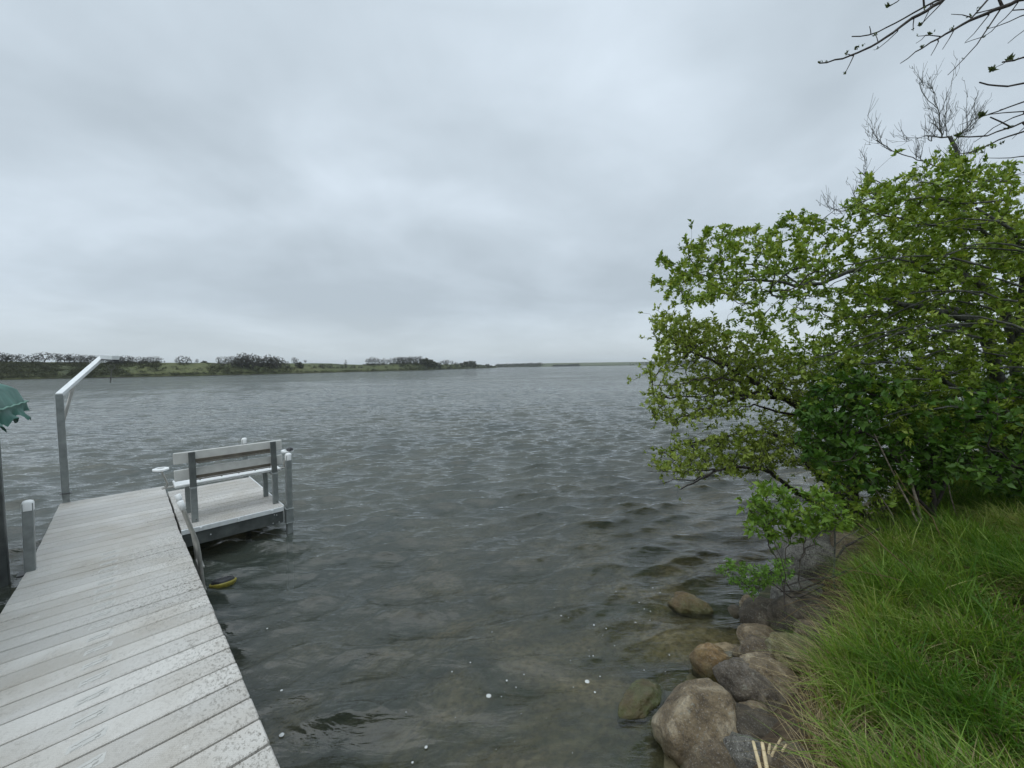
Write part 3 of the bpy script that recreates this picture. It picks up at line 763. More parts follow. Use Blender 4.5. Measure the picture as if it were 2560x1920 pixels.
mb = MB(); obox(mb, e1+(e1-e2).normalized()*.01, e2, .085, .07); at_o = mb.build('arm_tip', M_alubright, dv_)
mb = MB(); obox(mb, e1-Vector((0, 0, .048)), e2-Vector((0, 0, .048)), .080, .022); mb.build('underside_shade', M_black, at_o)  # black slab paints in the shade beneath the arm tip
mb = MB(); h_ = Vector((0, 0, 1.28)); q = top+ad_*.36; sdv = ad_.copy(); sdv.z = 0; sdv.normalize()
obox(mb, h_+sdv*.045, q-Vector((0, 0, .03)), .012, .06); mb.build('gusset', M_rail, dv_)
ch_ = MB(); cb = (e1*.35+e2*.65)-Vector((0, 0, .03))
def torus(mb, c, R, r, ax, n=12, k=6, sy=1.0):
    pts = []; ax = Vector(ax).normalized(); a = ax.orthogonal().normalized(); b_ = ax.cross(a)
    if abs(ax.z) < .5: b_ = Vector((0, 0, 1)); a = ax.cross(b_).normalized()
    for i in range(n+1):
        t_ = 2*math.pi*i/n; pts.append(Vector(c)+a*R*math.cos(t_)+b_*R*sy*math.sin(t_))
    mb.tube(pts, r, k, caps=False)
torus(ch_, cb-Vector((0, 0, .03)), .014, .004, (1, 0, 0), sy=1.8); torus(ch_, cb-Vector((0, 0, .075)), .014, .004, (0, 1, 0), sy=1.6)
torus(ch_, cb-Vector((0, 0, .135)), .042, .006, (.6, -1, 0))
for i in range(9): torus(ch_, cb-Vector((.004*i, 0, .19+.024*i)), .011, .0042, ((1, .3, 0) if i % 2 else (.3, 1, 0)), 10, 6, 1.5)
ch_.build('chain', M_chain, dv_, True)

# ------------------------------------------------------------------ boat lift with its green canopy
m, t, b = mat('green_canvas'); co = objco(t)
c = ramp_(t, noise_(t, co, 3, 5, .6), [(.35, (.012, .085, .062)), (.6, (.022, .125, .09)), (.75, (.05, .19, .145))])
t.links.new(c, b.inputs['Base Color']); b.inputs['Roughness'].default_value = .55
wv = N(t, 'ShaderNodeTexWave'); wv.inputs['Scale'].default_value = 1.6; wv.inputs['Distortion'].default_value = 5; t.links.new(co, wv.inputs[0])
t.links.new(bump(t, wv.outputs['Fac'], .5, .03), b.inputs['Normal']); M_canvas = m
lift = empty('boat_lift', tuple(dk(-2.3, 6.2, -.45)), R45); tag(lift, 'boat lift with a ragged green canvas canopy standing left of the dock', 'boat lift')
def Lc(u, v, z): return (u+2.3, v-6.2, z)
V = []; nu, nv = 34, 44
ve = 9.3; uc_, hw = -2.3, 1.24
for j in range(nv):
    q = j/(nv-1); v = 3.0+(ve-3.0)*q
    endr = 1-max(0, (v-(ve-.55))/.55)**2*.0
    for i in range(nu):
        a = (i/(nu-1)*2-1)
        prof = 2.05+.30*(1-abs(a)**9)**.5+.12*(1-a*a)
        drop = max(0, (v-(ve-.16))/.16)
        zz0 = prof-(prof-2.05)*(1-math.sqrt(max(0, 1-drop**2.2)))
        hwv = hw*(1-.04*drop*drop)
        zz0 += .012*math.sin(v*11+a*5)+.008*math.sin(a*23+v*4)
        V.append(Lc(uc_+a*hwv, v, zz0))
V = np.array(V); o = npmesh('canopy_cover', V, gridfaces(nv, nu), M_canvas, lift, smooth=True)
# hanging skirt with torn tabs, round the dock side and the far end
path = [(uc_+hw*1.0, v) for v in np.linspace(3.0, ve-.12, 150)]+[(uc_+hw*.985-.02*k, ve-.06+.003*k) for k in range(4)]+[(u, ve) for u in np.linspace(uc_+hw*.93, uc_-hw, 90)]
V = []; rows_ = 7; rj = random.Random(4)
for i, (u, v) in enumerate(path):
    tab = .16+(.17 if (i*.11) % 1 < .62 else .02)*(.6+.4*math.sin(i*1.3))*1.0
    tab = .13 + max(0, math.sin(i*.42+math.sin(i*.11)*2))*(.04+.08*rj.random()**.5)
    for r__ in range(rows_):
        q = r__/(rows_-1); fl = .03*q*q+.06*q*q*math.sin(i*.33+1)*(1 if q > .4 else .3)
        V.append(Lc(u+fl*(1 if i < 150 else .3), v+fl*(.9 if i >= 150 else .35)+.012*math.sin(i*.9), 2.065-tab*q))
V = np.array(V); npmesh('skirt', V, gridfaces(len(path), rows_), M_canvas, lift, smooth=True)
mb = MB(); pts = [Lc(uc_+hw+.012, v, 2.075+.006*math.sin(v*14)) for v in np.linspace(3.0, ve-.1, 60)]+[Lc(uc_+hw*.94, ve+.012, 2.075), Lc(uc_, ve+.012, 2.075)]; mb.tube(pts, .012, 6)
mb.build('hem_cord', simple('pale_green_hem', (.13, .27, .21), .6, 0, .2, 20), lift, True)
for (u, v) in ((uc_+hw-.06, 7.42), (uc_-hw, 7.42), (uc_+hw+.03, 4.0), (uc_-hw, 4.0)):
    mb = MB(); mb.box(Lc(u, v, .55), (.09, .09, 3.0), None, .008); mb.build('post', M_aludark, lift)
for v in (7.42, 4.0): mb = MB(); mb.box(Lc(uc_, v, .12), (2.4, .07, .12), None, .006); mb.build('cross_beam', M_alu, lift)

# ------------------------------------------------------------------ float
fl = empty('float', (-3.39, 4.38, .035)); fl.rotation_euler = (rad(-12), rad(-9), .0); fl.scale = (.74, .74, .8); tag(fl, 'black and yellow round float half sunk in the water under the dock edge', 'float')
mb = MB(); mb.lathe([(.02, -.10), (.10, -.085), (.165, -.035), (.18, .0), (.172, .014), (.15, .014)], n=28); mb.build('shell', M_yellow, fl, True)
mb = MB(); mb.lathe([(.150, .006), (.148, .035), (.125, .055), (.09, .062), (.085, .05), (.02, .052), (.001, .052)], n=28); mb.build('lid', M_black, fl, True)

# ------------------------------------------------------------------ boulders
def rock(lab, px, py, z, w, d, h, kind, rot=0., tilt=0., roll=0., seed=0, sub=5, amp=.13, flat=0.0, group='boulders along the shore'):
    """px, py: middle of the boulder in the photo; z: height of its middle; w, d, h: half sizes in metres"""
    c = atz(px, py, z); w *= .89; d *= .89; h *= .92
    import bmesh
    bm = bmesh.new(); bmesh.ops.create_icosphere(bm, subdivisions=sub, radius=1)
    of = Vector((seed*7.7, seed*3.1, seed*1.3))
    for v in bm.verts:
        p = v.co.copy(); p = Vector([math.copysign(abs(k)**.88, k) for k in p]); 
        n_ = mnoise.noise(p*1.1+of)*amp*1.6+mnoise.noise(p*2.4+of)*amp*.9+mnoise.noise(p*5+of)*amp*.30+mnoise.noise(p*11+of)*amp*.14+mnoise.noise(p*24+of)*amp*.06
        f_ = 1+n_
        q = p*f_
        # a couple of worn facets
        for s_ in range(3):
            dn = Vector((math.sin(seed*3+s_*2.1), math.cos(seed*5+s_*1.7), math.sin(seed+s_*2.9))).normalized(); e = q.dot(dn)-(.80+.05*s_)
            if e > 0: q -= dn*e*.75
        v.co = Vector((q.x*w, q.y*d, q.z*h))
    me = bpy.data.meshes.new('boulder'); bm.to_mesh(me); bm.free(); me.materials.append(M_rk[kind])
    me.polygons.foreach_set('use_smooth', [True]*len(me.polygons))
    o = link('boulder', me); o.location = c; o.rotation_euler = (rad(roll), rad(tilt), rad(rot))
    tag(o, lab, 'boulder', group); return o
def zr(a, b_): return 1460+a*.3617, 1320+b_*.3617
R_ = lambda lab, a, b_, *k, **kw: rock(lab, *zr(a, b_), *k, **kw)
R_('algae-covered boulder almost drowned at the far left of the rock line', 400, 1215, -.03, .27, .13, .12, 'mossy', 38, 0, 0, seed=1)
R_('largest pale boulder, wet at the foot, near the bottom of the photo', 800, 1370, .13, .31, .23, .25, 'tan', 20, -6, 0, seed=2)
R_('round orange-brown boulder standing alone in the shallows', 880, 960, .04, .175, .16, .19, 'brown', 0, 0, 0, seed=3, amp=.09)
R_('long grey striped boulder leaning between the grass and the largest boulder', 1185, 1130, .17, .29, .16, .17, 'striped', -28, 14, 0, seed=4)
R_('flat brown boulder resting on top of the striped boulder', 1290, 1030, .25, .20, .14, .12, 'tan', -30, 12, 0, seed=5)
R_('pale domed boulder right of the round orange-brown one', 1215, 800, .14, .20, .17, .16, 'tan', 0, 0, 0, seed=6)
R_('pinkish grey boulder just above the striped boulder', 1255, 895, .20, .21, .17, .14, 'pink', -15, 10, 0, seed=7)
R_('mossy yellowish boulder half hidden by the grass edge', 1450, 850, .33, .19, .16, .12, 'mossy', -10, 0, 0, seed=8)
R_('small tan boulder at the waterline left of the dark one', 1165, 550, .12, .13, .12, .12, 'tan', 0, 0, 0, seed=9)
R_('dark cracked boulder under the bright green sapling', 1260, 625, .18, .25, .2, .18, 'dark', -10, 0, 0, seed=10)
R_('large round dark boulder behind the arching dry grass', 1500, 640, .30, .28, .24, .24, 'dark', 0, 0, 0, seed=11)
R_('small reddish stone in front of the large round dark boulder', 1560, 735, .38, .14, .11, .11, 'pink', 20, 0, 0, seed=12)
R_('big speckled grey granite boulder beneath the leafy sapling', 1560, 240, .26, .42, .36, .42, 'grey', 10, 0, 0, seed=13, amp=.10)
R_('shaded grey boulder behind the big speckled granite one', 1790, 215, .35, .34, .3, .38, 'pink', 30, 0, 0, seed=14)
R_('tan boulder just breaking the water far out from the rocks', 735, 545, -.02, .23, .13, .12, 'brown', -22, 8, 0, seed=15)
R_('flat dark slate boulder next to the largest boulder', 1165, 1410, .15, .23, .17, .13, 'dark', -8, 6, 0, seed=16)
R_('small cream stone wedged above the flat dark slate', 1185, 1305, .17, .13, .1, .09, 'tan', 0, 0, 0, seed=17)
R_('low brown boulder cut by the bottom edge of the photo', 880, 1655, .07, .20, .18, .15, 'pink', 10, 0, 0, seed=18, amp=.08)
R_('rough dark pitted boulder beside the cut reeds', 1110, 1620, .12, .14, .14, .15, 'grey', 40, 0, 0, seed=19)
R_('pink stone under the dry roots at the bottom edge', 1450, 1640, .34, .14, .12, .09, 'pink', 10, 0, 0, seed=20)
R_('drowned dark stone left of the largest boulder', 560, 1560, -.12, .22, .18, .12, 'mossy', 0, 0, 0, seed=21)
R_('drowned green stone between the algae-covered and round boulders', 650, 1080, -.13, .24, .18, .11, 'mossy', 30, 0, 0, seed=22)
R_('drowned flat stone near the pale domed boulder', 930, 690, -.20, .35, .25, .12, 'mossy', -10, 0, 0, seed=23)
R_('grey stone tucked between the granite boulder and the bank', 1480, 470, .24, .26, .2, .17, 'grey', 10, 0, 0, seed=24)

rq = random.Random(8)
for k, (a, b_, kd, lb) in enumerate([(930,1180,'brown','small brown stone at the foot of the round orange-brown boulder'),(1010,1275,'dark','small dark stone between the largest and the striped boulder'),(1080,870,'tan','small pale stone in the water left of the pinkish boulder'),
  (1120,705,'brown','small brown stone at the left foot of the pale domed boulder'),(1345,745,'pink','small pinkish stone right of the pale domed boulder'),(1425,735,'dark','small dark stone below the large round dark boulder'),(1340,950,'tan','small tan stone above the flat brown boulder'),
  (1290,1335,'pink','small stone under the tip of the striped boulder'),(1340,1500,'brown','small brown stone behind the cut reeds'),(1060,1490,'dark','small dark stone below the flat dark slate'),(1050,575,'dark','small dark stone in the water left of the small tan boulder'),(1320,540,'pink','small pinkish stone on top of the dark cracked boulder')]):
    px_, py_ = zr(a, b_); rock(lb, px_, py_, .04+.12*rq.random(), rq.uniform(.05, .09), rq.uniform(.05, .08), rq.uniform(.04, .07), kd, rq.uniform(0, 180), 0, 0, seed=60+k, sub=3, group='small stones in the gaps')

# ------------------------------------------------------------------ grass on the bank
def blades(name, n, region, hmin, hmax, w, material, seed, lean=.5, keep=None, flat=0.0, bend=1.0, label=None, kind='stuff', parent=None, tuft=0.0, winddir=None):
    rs = np.random.RandomState(seed)
    x = rs.uniform(region[0], region[1], n*7); y = rs.uniform(region[2], region[3], n*7)
    k = keep(x, y, rs); x = x[k][:n]; y = y[k][:n]; n = len(x)
    z = height(x, y)-.01
    h = rs.uniform(hmin, hmax, n)*(1+.35*vnoise(x, y, 1.6, 9)+.25*vnoise(x, y, 5, 8))
    az = rs.uniform(0, 2*math.pi, n)
    if winddir is not None: az = np.where(rs.rand(n) < .6, winddir+rs.normal(0, .8, n), az)
    dx, dy = np.cos(az), np.sin(az); ln = lean*(.2+rs.rand(n)**1.2)+flat
    sa = rs.uniform(0, 2*math.pi, n); sx, sy = np.cos(sa), np.sin(sa)
    ts = np.array([0, .3, .6, .85, 1.0]); V = []
    for q in ts:
        f_ = ln*h*(q**(1.0+bend)); up_ = h*(q-.45*np.minimum(ln, 1.5)*q**2.4)
        cx_ = x+dx*f_; cy_ = y+dy*f_; cz_ = z+np.maximum(up_, .01*q)
        ww = w*(1-q**1.6)*rs.uniform(.85, 1.15, n)*.5+.0002
        if q < 1: V.append(np.stack([cx_-sx*ww, cy_-sy*ww, cz_], 1)); V.append(np.stack([cx_+sx*ww, cy_+sy*ww, cz_], 1))
        else: V.append(np.stack([cx_, cy_, cz_], 1))
    V = np.stack(V, 1); o_ = (np.arange(n)*9)[:, None]
    Fq = np.concatenate([o_+np.array([2*i, 2*i+1, 2*i+3, 2*i+2])[None] for i in range(3)], 0); Ft = o_+np.array([[6, 7, 8]])
    cv = np.clip(.40+.38*vnoise(x, y, 1.1, 21)+.28*vnoise(x, y, 3.3, 22)+rs.normal(0, .22, n), 0, 1)
    ob = npmesh(name, V.reshape(-1, 3), [Fq, Ft], material, parent, attrs={'v': np.repeat(cv, 9)})
    if kind: tag(ob, label, 'grass', kind=kind)
    return ob
def keepg(lo):
    def f(x, y, rs):
        s = shore_s(x, y); edge = lo+.12*vnoise(x, y, 2.2, 31)
        az_ = np.abs(np.arctan2(x, y)); inv = (az_ < 2.0) & (x > -.6)
        dens = 1/(1+.10*(x*x+y*y)**.75)*np.where(az_ > 1.12, .5, 1)
        bare = (x-1.75)**2/.09+(y-1.75)**2/.025 < 1
        return (s > edge) & inv & (rs.rand(len(x)) < dens*(.58+.75*vnoise(x, y, 2.8, 33))*np.where(bare, .25, 1))
    return f
blades('grass', 98000, (.3, 7, -1.2, 6.5), .18, .45, .0095, M_grass, 3, lean=1.0, keep=keepg(.47), label='long green grass growing over the bank', winddir=rad(200))
blades('grass', 24000, (3, 22, 2.5, 16), .25, .5, .010, M_grass, 6, lean=.8, keep=keepg(.7), label='tall dark green grass under the trees')
blades('dry_grass', 36000, (.3, 6, -.6, 6), .14, .36, .0055, M_straw, 4, lean=1.3, keep=keepg(.36), label='dry straw matted among the green grass', flat=.2)
# ------------------------------------------------------------------ trees and shrubs
ZA = lambda zx, zy, Y: at(1560+zx*.452, 520+zy*.452, Y)
GA = (6.25, 5.0, .75)
outA = [(1640,728),(1672,660),(1712,625),(1760,575),(1830,590),(1885,578),(1915,600),(1958,545),(2008,535),(2060,565),(2110,590),(2135,520),(2142,480),(2190,450),(2255,440),(2290,402),(2400,385),(2480,405),(2530,410),(2700,420),(2780,700),(2760,1000),(2600,1120),(2400,1120),(2250,1090),(2150,1050),(2060,980),(1960,920),(1880,870),(1830,850),(1800,800),(1850,760),(1780,770),(1700,770),(1660,745)]
limbsA = [
 ([GA, at(2490,1120,5.0), at(2500,960,4.9), at(2464,809,4.7)], .085, .06, None),
 ([at(2464,809,4.7), ZA(1750,575,4.6), ZA(1600,545,4.55), ZA(1450,525,4.5), ZA(1300,470,4.45)], .052, .015, 0),
 ([ZA(1900,600,4.66), ZA(1820,530,4.8), ZA(1700,515,4.9), ZA(1500,560,5.0), ZA(1300,640,5.05)], .028, .010, 1),
 ([ZA(1950,640,4.68), ZA(1700,655,4.4), ZA(1500,690,4.3), ZA(1300,760,4.3), ZA(1000,860,4.35)], .022, .007, 1),
 ([ZA(1950,645,4.68), ZA(1750,690,4.5), ZA(1600,735,4.5), ZA(1400,800,4.6)], .018, .006, 1),
 ([GA, at(2560,1080,5.4), at(2540,900,5.5), at(2500,740,5.5), at(2400,680,5.4), ZA(1500,330,5.3), ZA(1250,340,5.3), ZA(1020,450,5.2), ZA(860,415,5.2), ZA(770,400,5.2), ZA(600,400,5.2), ZA(300,340,5.2)], .075, .006, None),
 ([ZA(1000,450,5.2), ZA(930,360,5.3), ZA(850,330,5.3), ZA(600,300,5.3), ZA(400,270,5.3)], .012, .005, 5),
 ([at(2540,900,5.5), at(2560,700,5.3), at(2520,600,5.0), at(2400,560,4.9), at(2280,560,4.8), at(2160,520,4.8)], .045, .007, 5),
 ([at(2560,640,5.2), at(2480,500,5.0), at(2380,460,5.0), at(2290,455,5.0)], .025, .006, 7),
 ([GA, at(2600,1000,4.5), at(2620,760,4.2), at(2560,600,4.0), at(2440,520,4.0)], .06, .01, None),
 ([at(2520,1130,5.0), at(2441,1000,4.8), at(2355,945,4.7), at(2280,910,4.6), at(2190,905,4.6), at(2080,905,4.6)], .045, .008, 0),
]
rl = random.Random(14)
for k_ in range(26):
    y0_ = 470+k_*24+rl.uniform(-15, 15); x0_ = rl.uniform(2330, 2600); dd_ = rl.uniform(3.85, 4.6); ln_ = rl.uniform(260, 480)*(1.0 if y0_ > 560 else .6)
    pts_ = []
    for q_ in range(6):
        t_ = q_/5; pts_.append(at(x0_-ln_*t_, y0_+rl.uniform(-8, 8)+ln_*(.16*t_-.30*t_*(1-t_)*2)*(1 if y0_ > 620 else .5), dd_+.25*t_))
    limbsA.append((pts_, rl.uniform(.008, .014), .003, None))
tA = sample(outA, 4200, 3.9, 6.3, rs, clump=.95, csc=1.5, spill=.12)
tA += [at(x_+rs.normal(0, 7), y_+rs.normal(0, 7), d_) for x_, y_ in ((1775,578),(1812,572),(1885,575),(1968,542),(2000,540),(2040,548),(2092,562),(1722,615),(1745,618),(1668,655),(2128,505),(2172,452),(1848,582),(1925,590)) for d_ in (4.9, 5.2, 5.4) for _ in range(2)]
tA += sample([(2180,620),(2330,520),(2760,520),(2760,1100),(2350,1100),(2200,1000),(2120,900),(2100,760)], 1900, 4.6, 7.0, rs, clump=.3)
plant('cherry_tree', 'tall leafy cherry tree leaning out over the lake from the right bank', 'tree', GA, limbsA, tA, M_barkA, M_twig, M_leafA, 10, .058, .034, 21, step=.13, spread=.9, along=.05, rtip=.0015, extra=.42, wind=(-.25, 0, .05), thick=.009)
# thorn tree with small yellowish leaves
GB = (5.15, 5.72, .05)
ZB = lambda zx, zy, Y: at(1600+zx*.226, 850+zy*.226, Y)
outB = [(1625,800),(1655,775),(1690,790),(1760,800),(1850,830),(1960,880),(2060,960),(2120,1050),(2140,1150),(2080,1180),(2020,1175),(1950,1170),(1880,1185),(1830,1190),(1760,1170),(1700,1200),(1640,1170),(1625,1140),(1700,1105),(1760,1100),(1830,1080),(1860,1050),(1800,1040),(1730,1050),(1680,1060),(1625,1050),(1610,1000),(1640,960),(1605,940),(1640,880)]
limbsB = [
 ([GB, at(2150,1290,5.7), at(2125,1230,5.65), at(2130,1150,5.6), at(2110,1060,5.5), ZB(2100,890,5.4), ZB(1880,830,5.3)], .075, .045, None),
 ([ZB(2050,860,5.4), ZB(1600,670,5.2), ZB(1430,570,5.1), ZB(1250,450,5.0), ZB(1000,300,5.0), ZB(700,180,5.0), ZB(400,120,5.0)], .045, .006, 0),
 ([ZB(1560,650,5.2), ZB(1300,620,5.1), ZB(1150,640,5.0), ZB(900,700,5.0), ZB(600,800,4.95), ZB(350,900,4.9)], .025, .004, 1),
 ([ZB(1430,640,5.1), ZB(1100,590,5.2), ZB(900,580,5.3), ZB(600,640,5.3), ZB(300,620,5.3)], .020, .004, 1),
 ([ZB(1300,500,5.05), ZB(1000,430,4.9), ZB(700,440,4.8), ZB(400,480,4.8), ZB(150,500,4.8)], .016, .004, 1),
 ([ZB(1900,840,5.3), ZB(1540,800,5.4), ZB(1300,720,5.5), ZB(1150,700,5.5), ZB(1000,840,5.5)], .022, .005, 0),
 ([GB, at(2100,1240,5.5), at(2010,1150,5.3), ZB(1900,1320,5.2), ZB(1950,1100,5.2)], .05, .03, None),
 ([GB, at(2060,1270,5.4), at(1990,1230,5.2), at(1925,1180,5.0), ZB(1300,1400,4.9), ZB(1000,1400,4.8), ZB(830,1430,4.8), ZB(700,1560,4.8), ZB(450,1650,4.8)], .045, .007, None),
 ([ZB(830,1430,4.8), ZB(600,1450,4.8), ZB(300,1480,4.8), ZB(80,1450,4.8)], .011, .003, 7),
 ([ZB(760,1500,4.8), ZB(500,1560,4.7), ZB(200,1600,4.7)], .009, .003, 7),
 ([ZB(1950,1250,5.2), ZB(1500,1050,5.3), ZB(1200,1000,5.3), ZB(900,1080,5.3), ZB(500,1150,5.3), ZB(250,1250,5.3)], .025, .005, 6),
]
tB = sample(outB, 3600, 4.6, 6.1, rs, clump=.5, csc=1.9, spill=.13)
plant('thorn_tree', 'low crooked thorn tree with small yellow-green leaves reaching over the water', 'tree', GB, limbsB, tB, M_barkB, M_barkB, M_leafB, 8, .044, .031, 22, step=.09, spread=1.1, along=.035, rtip=.0017, jit=.012, extra=.22, thick=.010)
# broad-leaved dark undergrowth in the middle, and two more shrubs behind the bank
GC = (4.75, 4.3, .7)
outC = [(1985,1120),(2000,1030),(2040,940),(2110,900),(2170,930),(2250,960),(2330,990),(2380,1040),(2400,1120),(2380,1200),(2300,1235),(2230,1200),(2180,1230),(2120,1220),(2130,1260),(2080,1240),(2040,1180)]
limbsC = [([GC, at(2340,1180,4.3), at(2300,1080,4.3), at(2220,1000,4.3), at(2130,960,4.3)], .03, .008, None), ([GC, at(2300,1240,4.2), at(2240,1150,4.1), at(2160,1080,4.1)], .02, .006, None), ([GC, at(2380,1150,4.5), at(2370,1050,4.5)], .02, .006, None)]
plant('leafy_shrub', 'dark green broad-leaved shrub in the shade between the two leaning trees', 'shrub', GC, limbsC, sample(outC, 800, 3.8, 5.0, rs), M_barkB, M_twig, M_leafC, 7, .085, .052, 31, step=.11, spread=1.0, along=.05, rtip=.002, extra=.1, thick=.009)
GH = (6.4, 4.0, .9)
outH = [(2360,1000),(2450,960),(2560,930),(2760,900),(2800,1150),(2700,1290),(2560,1270),(2480,1235),(2400,1200),(2350,1120)]
limbsH = [([GH, at(2700,1150,4.1), at(2600,1080,4.2), at(2480,1040,4.2)], .03, .008, None), ([GH, at(2640,1200,3.9), at(2540,1150,3.9), at(2440,1110,3.9)], .02, .006, None), ([GH, at(2750,1050,4.2), at(2740,950,4.3)], .02, .006, None)]
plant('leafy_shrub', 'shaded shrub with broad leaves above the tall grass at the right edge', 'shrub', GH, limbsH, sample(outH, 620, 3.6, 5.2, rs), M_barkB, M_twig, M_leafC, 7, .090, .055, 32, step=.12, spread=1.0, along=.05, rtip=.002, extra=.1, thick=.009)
GJ = (7.4, 7.2, .8)
outJ = [(2080,1150),(2130,1060),(2200,1000),(2300,960),(2420,960),(2600,950),(2600,1210),(2450,1225),(2300,1220),(2160,1210)]
limbsJ = [([GJ, at(2300,1120,7.2), at(2280,1020,7.2)], .05, .01, None), ([GJ, at(2200,1160,6.9), at(2150,1120,6.8)], .03, .008, None), ([GJ, at(2480,1120,6.9), at(2520,1000,6.9)], .04, .01, None)]
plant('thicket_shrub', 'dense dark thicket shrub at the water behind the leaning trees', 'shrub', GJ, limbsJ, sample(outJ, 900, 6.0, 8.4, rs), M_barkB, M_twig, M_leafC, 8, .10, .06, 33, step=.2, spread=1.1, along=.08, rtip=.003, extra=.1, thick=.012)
for k_, (gx_, gy_, gz_, ou_, y0_, y1_, lb_) in enumerate([
  (5.0, 5.0, .45, [(2150,1330),(2170,1270),(2220,1235),(2290,1230),(2340,1260),(2330,1320),(2250,1345)], 4.6, 5.4, 'low weedy bush at the foot of the thorn tree'),
  (4.2, 4.45, .5, [(2080,1400),(2100,1345),(2150,1320),(2210,1330),(2230,1370),(2170,1400)], 4.0, 4.7, 'low weeds filling the gap behind the granite boulder'),
  (5.6, 5.3, .6, [(2230,1290),(2260,1220),(2330,1200),(2420,1210),(2450,1260),(2350,1300)], 5.0, 6.0, 'tangle of dark weeds right of the thorn tree roots')]):
    plant('weed_bush', lb_, 'weeds', (gx_, gy_, gz_), [([(gx_, gy_, gz_), (gx_-.05, gy_, gz_+.25)], .008, .004, None)], sample(ou_, 110, y0_, y1_, rs), M_twig, M_twig, M_leafC, 7, .055, .030, 40+k_, step=.08, spread=1.0, along=.04, rtip=.0014, extra=.1, thick=.006)
GM = (4.3, 4.75, .35)
outM = [(2010,1290),(2030,1210),(2080,1150),(2140,1130),(2200,1150),(2260,1190),(2330,1230),(2320,1290),(2230,1330),(2150,1320),(2120,1350),(2060,1340)]
plant('undergrowth', 'mid green leafy undergrowth hiding the foot of the thorn tree', 'shrub', GM, [([GM, at(2200,1270,4.6), at(2170,1200,4.6)], .012, .005, None), ([GM, at(2130,1290,4.4), at(2080,1230,4.3)], .010, .004, None)], sample(outM, 300, 3.9, 5.0, rs, clump=.8, csc=3), M_twig, M_twig, M_leafA, 7, .062, .036, 47, step=.08, spread=1.0, along=.04, rtip=.0014, extra=.1, thick=.006)
GD = (2.42, 3.10, .38)
outD = [(1862,1318),(1875,1265),(1905,1210),(1950,1215),(1985,1235),(2010,1215),(2060,1225),(2100,1260),(2130,1300),(2120,1335),(2060,1325),(2010,1345),(1960,1330),(1940,1370),(1905,1345)]
limbsD = [([GD, at(1975,1560,3.2), at(1962,1460,3.3), at(1935,1390,3.35), at(1915,1330,3.4), at(1905,1270,3.4)], .009, .003, None),
 ([GD, at(2000,1540,3.2), at(1998,1420,3.3), at(2010,1340,3.35), at(2040,1280,3.4)], .007, .003, None),
 ([at(1950,1420,3.32), at(1975,1350,3.4), at(1985,1280,3.4)], .005, .002, 0), ([at(1998,1400,3.3), at(2060,1330,3.3), at(2105,1300,3.3)], .005, .002, 1)]
plant('maple_sapling', 'young sapling with fresh green pointed leaves among the boulders', 'sapling', GD, limbsD, sample(outD, 250, 3.2, 3.7, rs, clump=1.1, csc=5, spill=.06), M_twig, M_twig, M_leafD, 7, .062, .032, 34, step=.05, spread=1.0, along=.03, rtip=.0013, extra=.12, thick=.004, up=.2)
GE = (2.55, 3.45, .30)
outE = [(1785,1435),(1800,1410),(1830,1395),(1870,1408),(1920,1412),(1955,1390),(1985,1400),(1990,1440),(1950,1465),(1900,1470),(1890,1500),(1865,1490),(1840,1465)]
limbsE = [([GE, at(1985,1500,3.35), at(1960,1440,3.3), at(1900,1430,3.25), at(1840,1425,3.2), at(1800,1430,3.2)], .008, .002, None), ([at(1950,1440,3.3), at(1910,1465,3.2), at(1875,1485,3.2)], .004, .0015, 0)]
plant('bright_sapling', 'small sapling with narrow bright yellow-green leaves over the shallows', 'sapling', GE, limbsE, sample(outE, 240, 3.05, 3.5, rs), M_twig, M_twig, M_leafE, 7, .036, .012, 35, step=.04, spread=1.0, along=.02, rtip=.0009, extra=.2, thick=.004, up=.3)
# bare tree behind
GF = (10.7, 9.0, .9)
limbsF = [([GF, at(2420,800,9), at(2405,500,9), at(2397,400,9), at(2390,365,9), at(2375,342,9)], .065, .034, None),
 ([at(2375,342,9), at(2350,335,9), at(2320,345,9), at(2280,345,9)], .017, .004, 0), ([at(2355,336,9), at(2347,290,9), at(2338,240,9), at(2329,218,9)], .011, .003, 0),
 ([at(2388,350,9), at(2410,330,9), at(2430,300,9)], .013, .004, 0), ([at(2400,440,9), at(2300,400,8.8), at(2230,380,8.7), at(2190,350,8.7)], .015, .004, 0),
 ([at(2405,520,9), at(2300,480,8.6), at(2200,460,8.4), at(2150,430,8.3)], .025, .006, 0), ([at(2405,600,9), at(2300,540,8.6), at(2180,530,8.4), at(2110,525,8.3)], .02, .005, 0)]
rsF = np.random.RandomState(77)
def sprout(pts, L, n, lvl):
    pts = [np.array(p, float) for p in pts]; out = []
    for _ in range(n):
        i = rsF.randint(0, len(pts)-1); f_ = rsF.rand(); p = pts[i]*(1-f_)+pts[i+1]*f_; d = pts[i+1]-pts[i]; d /= np.linalg.norm(d)+1e-9
        q = rsF.normal(0, 1, 3); q -= d*q.dot(d); q /= np.linalg.norm(q); g_ = d*.75+q*.75; g_[2] += .35; g_ /= np.linalg.norm(g_); l_ = L*rsF.uniform(.5, 1.15)
        a = p+g_*l_*.4; g2 = g_*.7+np.array([0, 0, .9]); g2 /= np.linalg.norm(g2); b_ = a+g2*l_*.6
        r_ = .0048 if lvl == 0 else .0030
        out.append(([p, (p+a)/2, a, b_], r_, .0020, 0)); 
        if lvl < 2: out += sprout([p, a, b_], L*.55, 5 if lvl == 0 else 2, lvl+1)
    return out
for lb_ in list(limbsF[1:]): limbsF += sprout(lb_[0], .80, 6, 0)
limbsF += sprout([at(2405,560,9), at(2397,400,9), at(2375,342,9)], 0.8, 5, 0)
